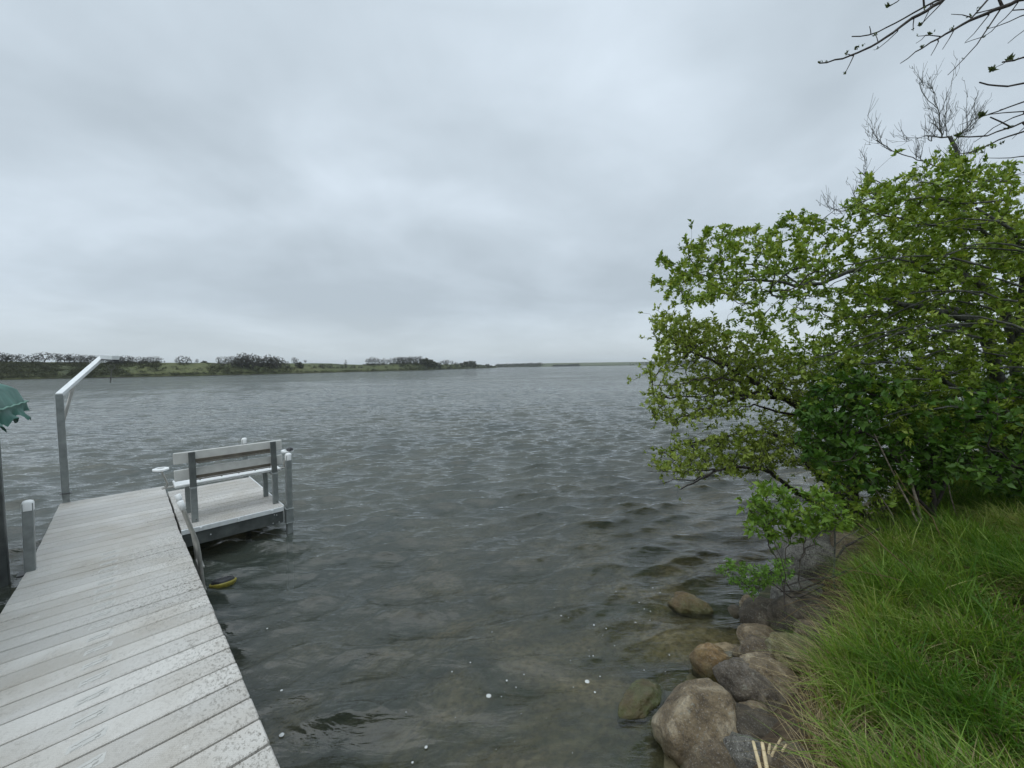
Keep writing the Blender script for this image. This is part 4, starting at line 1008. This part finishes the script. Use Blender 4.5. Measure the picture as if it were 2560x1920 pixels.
outF = [(2112,528),(2160,440),(2214,390),(2240,365),(2270,325),(2283,290),(2290,245),(2328,212),(2345,230),(2365,230),(2370,260),(2400,278),(2428,272),(2440,330),(2460,345),(2450,390),(2420,440),(2300,480),(2200,540)]
plant('bare_tree', 'leafless tree with fine upright twigs rising behind the cherry tree', 'tree', GF, limbsF, sample(outF, 6, 8.2, 9.8, rs), M_barkA, M_twigF, M_bud, 1, .03, .014, 36, step=.13, rtip=.0048, jit=.012, thick=.016, crown='buds', curve=.35)
# budding branches coming in overhead from a tree just outside the view
ZG = lambda zx, zy, Y: at(2000+zx*.3376, zy*.3376, Y)
GG = (4.3, 1.3, 1.2)
limbsG = [([GG, (4.25, 1.4, 2.6), (4.1, 1.6, 4.2), (3.9, 1.9, 6.0)], .14, .05, None),
 ([(4.1, 1.6, 4.2), (3.9, 2.0, 4.9), ZG(1500,-300,2.6), ZG(1070,-5,2.6), ZG(840,130,2.6), ZG(590,315,2.6), ZG(400,410,2.6), ZG(240,460,2.6), ZG(145,468,2.6)], .03, .0035, 0),
 ([ZG(1100,-30,2.6), ZG(960,15,2.65), ZG(740,160,2.7), ZG(560,245,2.7), ZG(480,268,2.7), ZG(385,270,2.7)], .006, .003, 1),
 ([ZG(1070,0,2.6), ZG(960,90,2.6), ZG(890,190,2.6)], .004, .0025, 1), ([ZG(975,20,2.6), ZG(935,130,2.6), ZG(905,180,2.6)], .003, .002, 1),
 ([ZG(845,130,2.6), ZG(838,220,2.6)], .003, .002, 1), ([ZG(720,235,2.6), ZG(650,310,2.6), ZG(575,362,2.6)], .003, .002, 1), ([ZG(580,318,2.6), ZG(565,260,2.6), ZG(556,250,2.65)], .003, .002, 1),
 ([ZG(525,250,2.7), ZG(515,195,2.7)], .003, .002, 2), ([ZG(398,412,2.6), ZG(365,490,2.6), ZG(332,545,2.6)], .003, .002, 1), ([ZG(395,408,2.6), ZG(350,400,2.6)], .0025, .002, 1),
 ([ZG(900,-200,2.6), ZG(800,-30,2.6), ZG(700,45,2.6), ZG(655,50,2.6)], .004, .003, 1),
 ([(3.95, 1.9, 4.5), ZG(2000,-150,2.4), ZG(1640,-5,2.4), ZG(1440,75,2.4), ZG(1250,155,2.4), ZG(1130,220,2.4), ZG(1000,300,2.4), ZG(900,355,2.4), ZG(745,468,2.4)], .025, .0022, 0),
 ([ZG(1450,-60,2.4), ZG(1390,10,2.4), ZG(1260,145,2.4)], .006, .004, 12), ([ZG(1145,215,2.4), ZG(1120,290,2.4), ZG(1055,365,2.4)], .003, .0015, 12), ([ZG(1040,270,2.4), ZG(1000,240,2.4), ZG(920,255,2.4), ZG(872,268,2.4)], .003, .0015, 12),
 ([ZG(1025,310,2.4), ZG(970,410,2.4)], .0025, .0015, 12), ([ZG(930,260,2.4), ZG(860,320,2.4)], .0022, .0014, 12), ([ZG(1270,130,2.4), ZG(1225,105,2.4), ZG(1120,105,2.4)], .003, .0015, 12),
 ([ZG(1400,110,2.4), ZG(1350,200,2.4), ZG(1225,310,2.4)], .003, .0015, 12), ([ZG(1480,75,2.4), ZG(1390,190,2.4), ZG(1370,270,2.4), ZG(1230,430,2.4), ZG(1095,555,2.4)], .004, .0018, 12),
 ([ZG(1620,10,2.4), ZG(1540,110,2.4), ZG(1460,210,2.4), ZG(1360,285,2.4), ZG(1220,318,2.4)], .003, .0016, 12), ([ZG(1300,100,2.4), ZG(1430,75,2.4), ZG(1600,10,2.4)], .003, .002, 12),
 ([ZG(1800,60,2.3), ZG(1650,110,2.3), ZG(1500,180,2.3), ZG(1380,215,2.3)], .004, .0016, 12), ([ZG(1750,150,2.3), ZG(1650,230,2.3), ZG(1540,320,2.3)], .003, .0015, 12),
 ([(4.0, 1.75, 3.9), ZG(1900,340,2.1), ZG(1750,400,2.1), ZG(1620,440,2.1), ZG(1530,455,2.1), ZG(1500,460,2.1)], .014, .0035, 0), ([ZG(1530,455,2.1), ZG(1455,495,2.1)], .002, .0012, 25),
 ([(4.15, 1.5, 3.6), ZG(1900,560,2.1), ZG(1660,622,2.1), ZG(1550,640,2.1), ZG(1440,648,2.1), ZG(1360,625,2.1), ZG(1330,610,2.1)], .014, .0032, 0),
 ([(4.15, 1.5, 3.5), ZG(1950,690,2.2), ZG(1660,745,2.2), ZG(1600,775,2.2), ZG(1450,830,2.2), ZG(1400,845,2.2)], .012, .003, 0),
 ([(4.2, 1.4, 3.2), ZG(1950,800,2.2), ZG(1660,900,2.2), ZG(1560,945,2.2), ZG(1400,1000,2.2), ZG(1280,1025,2.2), ZG(1180,1012,2.2)], .014, .003, 0),
 ([ZG(1560,940,2.2), ZG(1480,900,2.2), ZG(1410,868,2.2)], .004, .003, 29), ([ZG(1700,960,2.2), ZG(1600,985,2.2), ZG(1450,1040,2.2), ZG(1330,1110,2.2), ZG(1200,1140,2.2), ZG(1150,1150,2.3)], .005, .002, 29),
 ([ZG(1750,820,2.2), ZG(1600,850,2.2), ZG(1480,910,2.2), ZG(1350,1010,2.2), ZG(1290,1052,2.2)], .004, .0016, 29), ([ZG(1600,775,2.2), ZG(1480,812,2.2)], .002, .001, 28), ([ZG(1660,825,2.2), ZG(1480,832,2.2), ZG(1350,855,2.2), ZG(1180,925,2.2)], .003, .0012, 28),
 ([ZG(1800,1150,2.4), ZG(1660,1150,2.4), ZG(1560,1170,2.4), ZG(1430,1185,2.4), ZG(1400,1170,2.4)], .004, .0015, 29), ([ZG(1700,910,2.2), ZG(1620,950,2.2), ZG(1570,1030,2.2)], .003, .001, 29)]
budp = [(145,462,6),(350,388,5),(332,545,4),(400,252,6),(518,190,5),(572,362,3),(655,40,8),(838,228,3),(885,192,7),(1000,232,6),(900,340,5),(1115,200,5),(1245,120,3),(1490,430,10),(1645,495,8),(1330,600,10),(1400,845,12),(1175,990,8),(1230,432,2),(1380,225,2),(1290,50,3),(905,25,3),(440,264,3),(380,275,3),(195,462,3),(1590,1145,5),(1540,1170,4),(1440,1185,3),(1410,1165,4),(1620,940,5),(875,268,2),(1375,270,2)]
rsG = np.random.RandomState(9)
P, par, R, nf, tips, td = grow(limbsG, [], step=.05, seed=3, jit=.0025)
gt = empty('budding_tree', GG); tag(gt, 'bare dark branches with opening leaf buds hanging in from the upper right', 'tree')
V, Fq = frusta(P, par, R, list(range(len(P))), 6); npmesh('branches', V-np.array(GG), Fq, M_barkB, gt, smooth=True)
for (x, y, n_) in budp:
    dep_ = 2.6 if x < 1060 and y < 560 and not (860 < x and y > 230) else (2.4 if y < 560 and x < 1450 else 2.15)
    c_ = ZG(x, y, dep_); i_ = int(np.argmin(((P-c_)**2).sum(1))); c_ = P[i_]*.75+c_*.25; m_ = n_*2
    bs = (.011+.0013*n_)*rsG.uniform(.7, 1.2, m_)
    V, Fq = leafgeo(c_+rsG.normal(0, .004, (m_, 3)), np.array([-.5, 0, .8])+rsG.normal(0, .6, (m_, 3)), unit(rsG.normal(0, 1, (m_, 3))), bs, bs*.5)
    npmesh('bud', V-np.array(GG), Fq, M_bud, gt, attrs={'v': np.repeat(rsG.rand(m_), 5)})

# ------------------------------------------------------------------ dead stalks, driftwood, reeds, straws
def stick(name, label, cat, paths, material, group=None):
    """paths: list of (points, r0, r1)"""
    base = Vector(tuple(map(float, paths[0][0][0]))); mb = MB()
    for pts, r0, r1 in paths:
        q = [Vector(tuple(map(float, p)))-base for p in pts]; n_ = len(q); sm = [q[0]]
        for a, b_ in zip(q[:-1], q[1:]):
            sm += [a.lerp(b_, .5)+Vector([random.gauss(0, .004) for _ in range(3)]), b_]
        mb.tube(sm, [r0+(r1-r0)*i/(len(sm)-1) for i in range(len(sm))], 6)
    o = mb.build(name, material, None, True); o.location = base; tag(o, label, cat, group); return o
ZK = lambda zx, zy, Y: at(2060+zx*.226, 1000+zy*.226, Y)
stick('dead_stalk', 'tall pale dead weed stalk leaning left over the bank shrubs', 'stalk', [([ZK(1090,1500,3.9), ZK(940,1150,3.95), ZK(820,930,4.0), ZK(720,720,4.0), ZK(600,470,4.0), ZK(530,330,4.0), ZK(460,120,4.0), ZK(370,50,4.0)], .011, .002), ([ZK(600,505,4.0), ZK(470,500,4.0), ZK(380,480,4.0)], .003, .0015), ([ZK(500,270,4.0), ZK(390,235,4.0)], .003, .0015), ([ZK(560,400,4.0), ZK(680,430,4.0)], .003, .0015)], M_deadwood, 'dead stalks in the grass')
stick('dead_stalk', 'thick brown dead stalk right beside the tall pale one', 'stalk', [([ZK(1100,1400,4.0), ZK(1020,1100,4.05), ZK(960,870,4.1), ZK(880,720,4.1), ZK(780,520,4.1)], .018, .007)], M_deadwood, 'dead stalks in the grass')
stick('dead_stalk', 'kinked straw-coloured stalk crossing the grass in front of the others', 'stalk', [([ZK(1330,1560,3.5), ZK(1200,1300,3.6), ZK(1060,1150,3.65), ZK(920,1010,3.7), ZK(780,780,3.75)], .006, .003)], M_straw, 'dead stalks in the grass')
stick('dead_stalk', 'brown dead stalk on the lake side of the clump', 'stalk', [([ZK(830,1500,4.1), ZK(760,1280,4.1), ZK(660,1120,4.15), ZK(540,950,4.2), ZK(480,880,4.2)], .008, .003)], M_deadwood, 'dead stalks in the grass')
stick('dead_stalk', 'thin upright brown stalk standing alone in the tall grass', 'stalk', [([ZK(1470,1290,4.2), ZK(1400,1060,4.2), ZK(1350,850,4.2), ZK(1310,650,4.2), ZK(1280,530,4.2)], .007, .003)], M_deadwood, 'dead stalks in the grass')
stick('dead_stalk', 'long bleached grass stem slanting over the sapling stones', 'stalk', [([at(2300,1450,2.9), at(2230,1385,3.0), at(2190,1345,3.1), at(2146,1309,3.15)], .004, .0045)], M_straw, 'dead stalks in the grass')
ZS = lambda zx, zy, Y: at(1460+zx*.3617, 1320+zy*.3617, Y)
stick('fallen_branch', 'grey-brown fallen branch lying across the granite boulder', 'branch', [([ZS(2050,0,4.0), ZS(1800,130,3.7), ZS(1640,370,3.4), ZS(1480,440,3.2), ZS(1360,440,3.1)], .011, .005), ([ZS(1850,280,3.3), ZS(1700,345,3.2), ZS(1560,350,3.2), ZS(1400,400,3.1)], .010, .004), ([ZS(1660,390,3.2), ZS(1500,470,3.1), ZS(1430,480,3.1), ZS(1300,380,3.0)], .013, .004)], M_barkB)
stick('sapling_stem', 'thin bare grey stem standing in front of the granite boulder', 'stem', [([ZS(1735,430,3.3), ZS(1730,250,3.4), ZS(1735,60,3.45), ZS(1725,-100,3.5), ZS(1640,-160,3.5)], .009, .004), ([ZS(1730,120,3.4), ZS(1800,60,3.4), ZS(1900,10,3.4)], .004, .002)], M_barkA)
stick('sapling_stem', 'slim dark stem rising left of the fallen branch from the stones', 'stem', [([ZS(1420,800,2.9), ZS(1395,650,2.95), ZS(1385,500,3.0), ZS(1395,330,3.05), ZS(1360,200,3.1), ZS(1310,80,3.15)], .006, .003), ([ZS(1385,720,2.9), ZS(1260,640,2.9), ZS(1170,570,2.9)], .003, .001), ([ZS(1480,930,2.8), ZS(1350,880,2.8), ZS(1230,800,2.8)], .003, .001)], M_barkB)
stick('twig', 'thin curved twig lying over the flat dark slate', 'twig', [([ZS(1500,1470,2.35), ZS(1330,1440,2.35), ZS(1210,1420,2.35), ZS(1100,1460,2.35), ZS(1030,1500,2.35)], .003, .0012)], M_barkB)
for pts, lb in (([ZS(2212,370,2.7), ZS(2000,320,2.8), ZS(1800,290,2.9), ZS(1600,255,3.0)], 'longest dry grass straw, nearly level, pointing at the lake'),
                ([ZS(1800,590,2.7), ZS(1650,520,2.75), ZS(1500,550,2.8), ZS(1330,670,2.8)], 'dry straw arching down over the dark boulders'),
                ([ZS(2000,640,2.7), ZS(1800,560,2.7), ZS(1600,490,2.8), ZS(1480,500,2.8), ZS(1380,540,2.8)], 'branched dry straw with seed tufts above the arching one'),
                ([ZS(1900,560,2.8), ZS(1700,430,2.9), ZS(1640,370,2.9)], 'short dry straw beside the fallen branch'),
                ([ZS(2100,420,2.7), ZS(1980,220,2.8), ZS(1840,300,2.9), ZS(1700,390,2.9)], 'bent dry straw with a sharp kink near the granite boulder')):
    stick('dry_straw', lb, 'straw', [(pts, .0026, .0016)], M_straw, 'dry straws over the boulders')
ZR = lambda zx, zy, Y: at(1820+zx*.0904, 1820+zy*.0904, Y)
for k, (p0, p1, r, lb) in enumerate([((940,1300,1.75),(700,390,1.95),.0085,'longest cut reed, leftmost of the pale reeds'), ((1110,1300,1.75),(950,425,1.93),.0095,'thick cut reed just right of the longest one'), ((1120,690,1.9),(1160,440,2.0),.006,'short upright cut reed between the thick reed and the grass'), ((1210,760,1.9),(1340,490,2.0),.006,'short slanting cut reed pointing to the grass'), ((1390,420,2.0),(1470,290,2.05),.005,'stub of cut reed at the edge of the grass'), ((1500,640,1.95),(1610,460,2.0),.005,'greenish cut reed stub furthest right')]):
    A = ZR(*p0); B = ZR(*p1); mb = MB(); A0 = Vector(tuple(A)); d = Vector(tuple(B-A))
    mb.tube([d*0, d*.49, d*.5, d*.51, d], [r, r*.97, r*1.12, r*.97, r*.9], 10); o = mb.build('cut_reed', M_reed, None, False); o.location = A0; tag(o, lb, 'reed', 'cut reeds between the stones')

# ------------------------------------------------------------------ foam flecks drifting near the shore
rs = np.random.RandomState(12); mb = MB()
ff = [(1222,1738,.019),(1468,1701,.019),(1487,1728,.009),(1065,1856,.011),(950,1912,.009),(1267,1701,.008),(1403,1547,.008),(1485,1566,.009),(1588,1558,.007),(1598,1507,.006),(1626,1523,.006),(1632,1474,.007),(1176,1660,.006),(1130,1677,.006),(1230,1580,.005),(1483,1640,.006),(704,1731,.010),(704,1832,.016),(668,1577,.008),(1031,1890,.008),(1500,1690,.006),(1310,1690,.005),(1290,1712,.005)]
ff += [(rs.uniform(1380, 1680), rs.uniform(1480, 1720), rs.uniform(.003, .006)) for _ in range(16)]+[(rs.uniform(1000, 1500), rs.uniform(1600, 1900), rs.uniform(.002, .004)) for _ in range(12)]
for (x, y, r) in ff:
    p = atz(x, y, .0); n = 10; sp_, aa = max(.05, 0), 1
    xx, yy = np.array([p[0]]), np.array([p[1]]); a_ = np.clip(.25+np.maximum(-shore_s(xx, yy), 0)/3.2, 0, 1)*(.95+.30*vnoise(xx, yy, .05, 5)+.20*vnoise(xx, yy, .17, 6))
    dz = wave_field(xx, yy, np.full(1, .03), a_)[2][0]+.004
    c0 = [(p[0]+r*math.cos(2*math.pi*k/n)*rs.uniform(.8, 1.15), p[1]+r*math.sin(2*math.pi*k/n)*rs.uniform(.8, 1.15), dz) for k in range(n)]
    c1 = [(p[0]+(a-p[0])*.6, p[1]+(b_-p[1])*.6, dz+r*.4) for a, b_, _ in c0]
    mb.add(c0+c1, [tuple(range(n, 2*n))]+[(k, (k+1) % n, n+(k+1) % n, n+k) for k in range(n)])
tag(mb.build('foam', simple('foam', (.55, .56, .54), .7, 0, .05, 30), None, True), 'scattered white foam flecks floating near the boulders', 'foam', kind='stuff')

# ------------------------------------------------------------------ far trees
def far_proto(seed, kind):
    """returns (trunk mesh, crown mesh) one metre tall"""
    r_s = np.random.RandomState(seed); T = []
    if kind == 'bare':   cz, rx, rz, n, lean = .54, .46, .46, 200, r_s.uniform(-.12, .12)
    elif kind == 'tall': cz, rx, rz, n, lean = .52, .30, .48, 150, r_s.uniform(-.05, .05)
    elif kind == 'wide': cz, rx, rz, n, lean = .62, .62, .36, 220, .05
    else:                cz, rx, rz, n, lean = .50, .5, .45, 120, 0
    while len(T) < n:
        p = r_s.uniform(-1, 1, 3); q = np.linalg.norm(p)
        if q < 1 and q > .35: T.append([p[0]*rx+lean, p[1]*rx, cz+p[2]*rz])
    top = .42 if kind != 'leafy' else .3
    limbs = [([(0, 0, -.08), (.01, 0, .15), (lean*.5, 0, top)], .028, .018, None)]
    for k in range(5):
        a = k*1.257+r_s.rand(); limbs.append(([(lean*.4, 0, top*r_s.uniform(.6, 1)), (lean*.5+math.cos(a)*rx*.35, math.sin(a)*rx*.35, top+.08), (lean+math.cos(a)*rx*.65, math.sin(a)*rx*.65, cz+r_s.uniform(-.05, .25))], .014, .006, 0))
    P, par, R, nf, tips, td = grow(limbs, T, step=.07, seed=seed, jit=.012, rtip=.0055, expo=2.7)
    V, Fq = frusta(P, par, R*1.15, [i for i in range(len(P)) if R[i] > .009 or i < nf], 5)
    tmp = npmesh('tmp', V, Fq, M_farbark); tm = tmp.data; tm.name = 'far_trunk'; bpy.data.objects.remove(tmp)
    V, Fq = frusta(P, par, R, [i for i in range(len(P)) if not (R[i] > .009 or i < nf)], 3)
    kk = 5 if kind != 'leafy' else 10
    cm = bpy.data.meshes.new('c')
    tw = npmesh('tmp', V, Fq, M_farbark); cm = tw.data; bpy.data.objects.remove(tw)
    V2, F2, cv = clusters(P[tips], td, kk, (.05 if kind != 'leafy' else .12), (.02 if kind != 'leafy' else .08), r_s, 1, .03)
    lf = npmesh('tmp', V2, F2, M_farleaf, attrs={'v': cv}); lm = lf.data; bpy.data.objects.remove(lf)
    return tm, cm, lm
PROT = {k: [far_proto(50+i*7+j, k) for j in range(3 if k != 'leafy' else 2)] for i, k in enumerate(('bare', 'tall', 'wide', 'leafy'))}
def depth_at(px): return interp(px, DEP_A) if px < 1243 else interp(px, DEP_B)
ORD = ['first','second','third','fourth','fifth','sixth','seventh','eighth','ninth','tenth','eleventh','twelfth','thirteenth','fourteenth','fifteenth','sixteenth','seventeenth','eighteenth','nineteenth','twentieth']
def far_tree(px, ytop, ybase, kind, back, label, wmul=1.0, group='trees on the far bank', name='far_tree'):
    d = depth_at(px)+back; bpt = at(px, ybase, d); tpt = at(px, ytop, d); h = tpt[2]-bpt[2]
    r_ = empty(name, (bpt[0], bpt[1], bpt[2]), random.uniform(0, 6.28)); tag(r_, label, 'tree', group)
    tm, cm, lm = random.choice(PROT[kind]); r_.scale = (h*wmul, h*wmul, h)
    a = link('trunk', tm, r_); b_ = link('twigs', cm, r_); c_ = link('crown', lm, r_)
    return r_
z3 = lambda a: a*.2532
row1 = [(20,152,'bare'),(70,170,'bare'),(120,172,'bare'),(215,172,'bare'),(320,180,'bare'),(440,150,'wide'),(575,168,'tall'),(635,162,'bare'),(690,185,'tall'),(735,172,'bare'),(800,190,'bare'),(860,174,'bare'),(925,185,'bare'),(985,190,'bare')]
for i, (x, y, k) in enumerate(row1): far_tree(z3(x), 840+z3(y), 840+z3(278+random.uniform(-6, 8)), k, 22, '%s bare tree from the left in the row left of the hoist arm' % ORD[i], random.uniform(1, 1.35))
row2 = [(1085,190,'bare'),(1145,185,'tall'),(1175,200,'bare'),(1235,186,'wide'),(1300,195,'tall'),(1385,200,'bare'),(1440,205,'bare'),(1515,195,'wide')]
for i, (x, y, k) in enumerate(row2): far_tree(z3(x), 840+z3(y), 840+z3(300+random.uniform(-6, 12)), k, 18, '%s bare tree from the left in the row right of the hoist arm' % ORD[i], random.uniform(1, 1.3))
far_tree(z3(1625), 840+z3(240), 840+z3(268), 'tall', 24, 'tiny lone bare tree on the bare ridge right of the hoist row')
far_tree(z3(1810), 840+z3(180), 840+z3(325), 'bare', 12, 'bushy bare tree beside the eroded brown bluff', 1.0)
far_tree(z3(1735), 840+z3(225), 840+z3(268), 'tall', 22, 'slim little tree left of the tree at the bluff')
far_tree(z3(1948), 840+z3(222), 840+z3(275), 'tall', 22, 'faint slim tree between the bluff and the round green bush')
far_tree(z3(2015), 840+z3(242), 840+z3(284), 'leafy', 20, 'round green bush alone on the ridge', 1.3, name='far_bush')
x4 = lambda a: 500+a*.2532
far_tree(x4(145), 840+z3(260), 840+z3(330), 'bare', 8, 'small bare tree at the foot of the bank left of the grove', .8)
far_tree(x4(222), 840+z3(185), 840+z3(350), 'wide', 12, 'spreading leafless tree standing left of the dense grove', .55)
grove = [(320,180),(370,185),(415,160),(450,158),(490,165),(530,170),(555,195),(600,190),(645,190),(690,172),(720,195),(755,190),(790,205),(400,200),(620,215)]
for i, (x, y) in enumerate(sorted(grove)): far_tree(x4(x), 840+z3(y), 840+z3(345+random.uniform(-20, 15)), random.choice(['bare','tall','bare']), random.uniform(6, 16), '%s tree from the left in the dense grove at the middle of the left bank' % ORD[i], random.uniform(.8, 1.0), 'trees of the dense grove')
for (x, y, yb, k, wm, lb) in [(858,242,350,'tall',1,'slim tree just right of the dense grove'),(940,205,290,'bare',.9,'tall tree behind the small green tree'),(985,252,330,'leafy',1.0,'small green tree in front of the tall one'),(1040,232,275,'wide',.6,'flat-topped little tree on the open ridge'),
   (1215,262,350,'bare',.9,'leftmost small tree on the open slope'),(1280,266,350,'wide',.7,'dark spreading tree on the open slope'),(1400,285,350,'tall',1.2,'short tree between the dark spreading tree and the thin spire'),(1440,232,345,'tall',.5,'thin spire-like tree on the open slope'),(1515,280,340,'bare',1,'low tree on the slope right of the spire'),(1580,290,345,'bare',1,'lowest tree on the slope right of the spire')]:
    far_tree(x4(x), 840+z3(y), 840+z3(yb), k, 10, lb, wm, name='far_bush' if 'bush' in lb else 'far_tree')
row3 = [(1665,215),(1700,203),(1735,210),(1775,222),(1818,215),(1850,225),(1880,215),(1915,208),(1945,205),(1975,200),(2005,195),(2040,195),(2075,192),(2110,195),(2145,188),(2180,195)]
for i, (x, y) in enumerate(row3): far_tree(x4(x), 840+z3(y), 840+z3(284 if i < 8 else 290), 'bare' if i < 3 else random.choice(['tall','bare']), 18, '%s tree from the left in the long even wood on the low hill' % ORD[i], random.uniform(.9, 1.2), 'trees of the long even wood')
x5 = lambda a: 1060+a*.2712; y5 = lambda a: 840+a*.2712
for i, (x, y, yb, k, wm) in enumerate([(15,198,300,'leafy',1.0),(50,210,300,'leafy',1.0),(90,230,305,'leafy',1.0),(130,240,305,'leafy',1.0)]): far_tree(x5(x), y5(y), y5(yb), k, 8, '%s dark round tree from the left on the near point' % ORD[i], wm, 'dark round trees on the point')
for i, (x, y, yb, k, wm) in enumerate([(160,225,268,'bare',1),(190,218,268,'bare',1),(220,216,268,'bare',1),(255,225,268,'bare',1),(292,235,270,'tall',1)]): far_tree(x5(x), y5(y), y5(yb), k, 18, '%s tree from the left in the small bare clump on the point' % ORD[i], wm, 'small bare clump on the point')
for i, (x, y, yb, k, wm) in enumerate([(345,245,298,'leafy',1.0),(385,232,298,'leafy',1.0),(420,225,298,'leafy',1.0),(455,226,298,'leafy',1.0),(490,262,298,'leafy',1.2),(585,256,298,'leafy',1.1),(615,268,296,'leafy',1.3),(650,276,294,'leafy',1.5)]): far_tree(x5(x), y5(y), y5(yb), k, 10, '%s dark tree from the left near the tip of the point' % ORD[i], wm, 'dark trees near the tip of the point')

# brush that covers the far slopes: too many bushes to count
def brush(name, label, spots, col=M_farleaf, seed=0, k=34):
    r_s = np.random.RandomState(seed); C_ = []; S_ = []
    for (px, yb, back, w, h) in spots:
        d = depth_at(px)+back; c_ = at(px, yb, d); C_.append(c_); S_.append((w, h))
    C_ = np.array(C_); S_ = np.array(S_); n = len(C_); idx = np.repeat(np.arange(n), k); m_ = len(idx)
    dv = unit(r_s.normal(0, 1, (m_, 3))); dv[:, 2] = np.abs(dv[:, 2]); rr_ = r_s.rand(m_, 1)**.4
    pos = C_[idx]+dv*rr_*np.stack([S_[idx, 0], S_[idx, 0], S_[idx, 1]], 1)
    sz = S_[idx, 1]*r_s.uniform(.2, .42, m_); cv = np.clip(r_s.normal(.45, .22, n)[idx]+r_s.normal(0, .15, m_), 0, 1)
    V, Fq = leafgeo(pos, unit(r_s.normal(0, 1, (m_, 3))+[0, 0, .5]), unit(r_s.normal(0, 1, (m_, 3))), sz, sz*.8)
    tag(npmesh(name, V, Fq, col, attrs={'v': np.repeat(cv, 5)}), label, 'brush', kind='stuff')
r_s = np.random.RandomState(3)
sp1 = []
for _ in range(1500):
    px = r_s.uniform(-60, 400)**1.0; q = r_s.rand(); d_ = depth_at(px)
    if r_s.rand() > .55+.45*math.sin(px*.05)*math.sin(px*.021+1): continue
    sp1.append((px, 905+(depth_at(px)*0)+q*0+ (1-q)*(0), 2, 1, 1)) if False else sp1.append((px, None, 2+q*18, r_s.uniform(.8, 1.8), r_s.uniform(.7, 1.6)))
def onslope(px, back):            # height of the far bank at a distance behind the waterline
    d0 = depth_at(px); TOP = TOP_A if px < 1243 else TOP_B; bk = 26 if px < 1243 else 320
    bw = bk*(1+.25*math.sin(px*.01)); zt = max(.5, at(px, interp(px, TOP), d0+bw)[2]); q = min(1, max(0, (back/bw-.05)/.95)); return .9+(zt-.9)*(1-(1-q)**1.7)
def fix(spots):
    out = []
    for (px, yb, back, w, h) in spots:
        d = depth_at(px)+back; z = onslope(px, back)-.2; u_ = (px-1280)/F; cp = (CAMZ-z)
        # photo row of that height
        lo, hi = 800., 1000.
        for _ in range(30):
            mm = (lo+hi)/2
            if at(px, mm, d)[2] > z: lo = mm
            else: hi = mm
        out.append((px, (lo+hi)/2, back, w, h))
    return out
for _ in range(170):
    px = r_s.uniform(520, 735); sp1.append((px, None, 1+r_s.rand()*9, r_s.uniform(.9, 1.8), r_s.uniform(.6, 1.4)))
for _ in range(260):
    px = r_s.uniform(400, 1070); sp1.append((px, None, .5+r_s.rand()**2*16, r_s.uniform(.7, 1.6), r_s.uniform(.5, 1.3)))
for _ in range(200):
    px = r_s.uniform(1000, 1235); sp1.append((px, None, .5+r_s.rand()**1.5*16, r_s.uniform(1.2, 3.2), r_s.uniform(1.2, 2.6)))
for _ in range(420):
    px = r_s.uniform(-40, 400) if r_s.rand() < .6 else (r_s.uniform(570, 710) if r_s.rand() < .4 else r_s.uniform(910, 1070)); sp1.append((px, None, 19+r_s.rand()*6, r_s.uniform(.8, 1.6), r_s.uniform(.5, 1.3)*(1.6 if px > 900 else 1)))
for _ in range(520):
    px = r_s.uniform(-60, 1235); sp1.append((px, None, .2+r_s.rand()*1.2, r_s.uniform(.7, 1.8), r_s.uniform(.4, 1.0)))
brush('brush', 'dark green brush covering the slopes of the far bank', fix(sp1), seed=4)
sp2 = []
for _ in range(420):
    px = r_s.uniform(1243, 1352); sp2.append((px, None, r_s.uniform(5, 160), r_s.uniform(8, 16), r_s.uniform(4, 8)))
for _ in range(200):
    px = r_s.uniform(1385, 1445); sp2.append((px, None, r_s.uniform(0, 25), r_s.uniform(6, 14), r_s.uniform(4, 8)*(1 if px > 1425 else .8)))
for _ in range(420):
    px = 1575+r_s.rand()**.8*800; sp2.append((px, None, r_s.uniform(0, 60), r_s.uniform(8, 16), r_s.uniform(5, 10)*(1+min(1, (px-1575)/120))))
for _ in range(150):
    px = r_s.uniform(1380, 1600); sp2.append((px, None, r_s.uniform(0, 15), r_s.uniform(6, 14), r_s.uniform(1.5, 3)))
brush('far_wood', 'hazy wood and hedges along the most distant shore', fix(sp2), seed=5, k=30)

# ------------------------------------------------------------------ air
m = bpy.data.materials.new('damp_air'); m.use_nodes = True; t = m.node_tree; t.nodes.clear()
pv = N(t, 'ShaderNodeVolumePrincipled'); pv.inputs['Color'].default_value = (.86, .92, .97, 1); pv.inputs['Density'].default_value = .00018; pv.inputs['Anisotropy'].default_value = .2
om = N(t, 'ShaderNodeOutputMaterial'); t.links.new(pv.outputs[0], om.inputs['Volume'])
HAZE = True
if HAZE:
    mb = MB(); mb.box((0, 0, 27.5), (7400, 7400, 65)); hz_ = mb.build('haze', m); tag(hz_, kind='stuff')
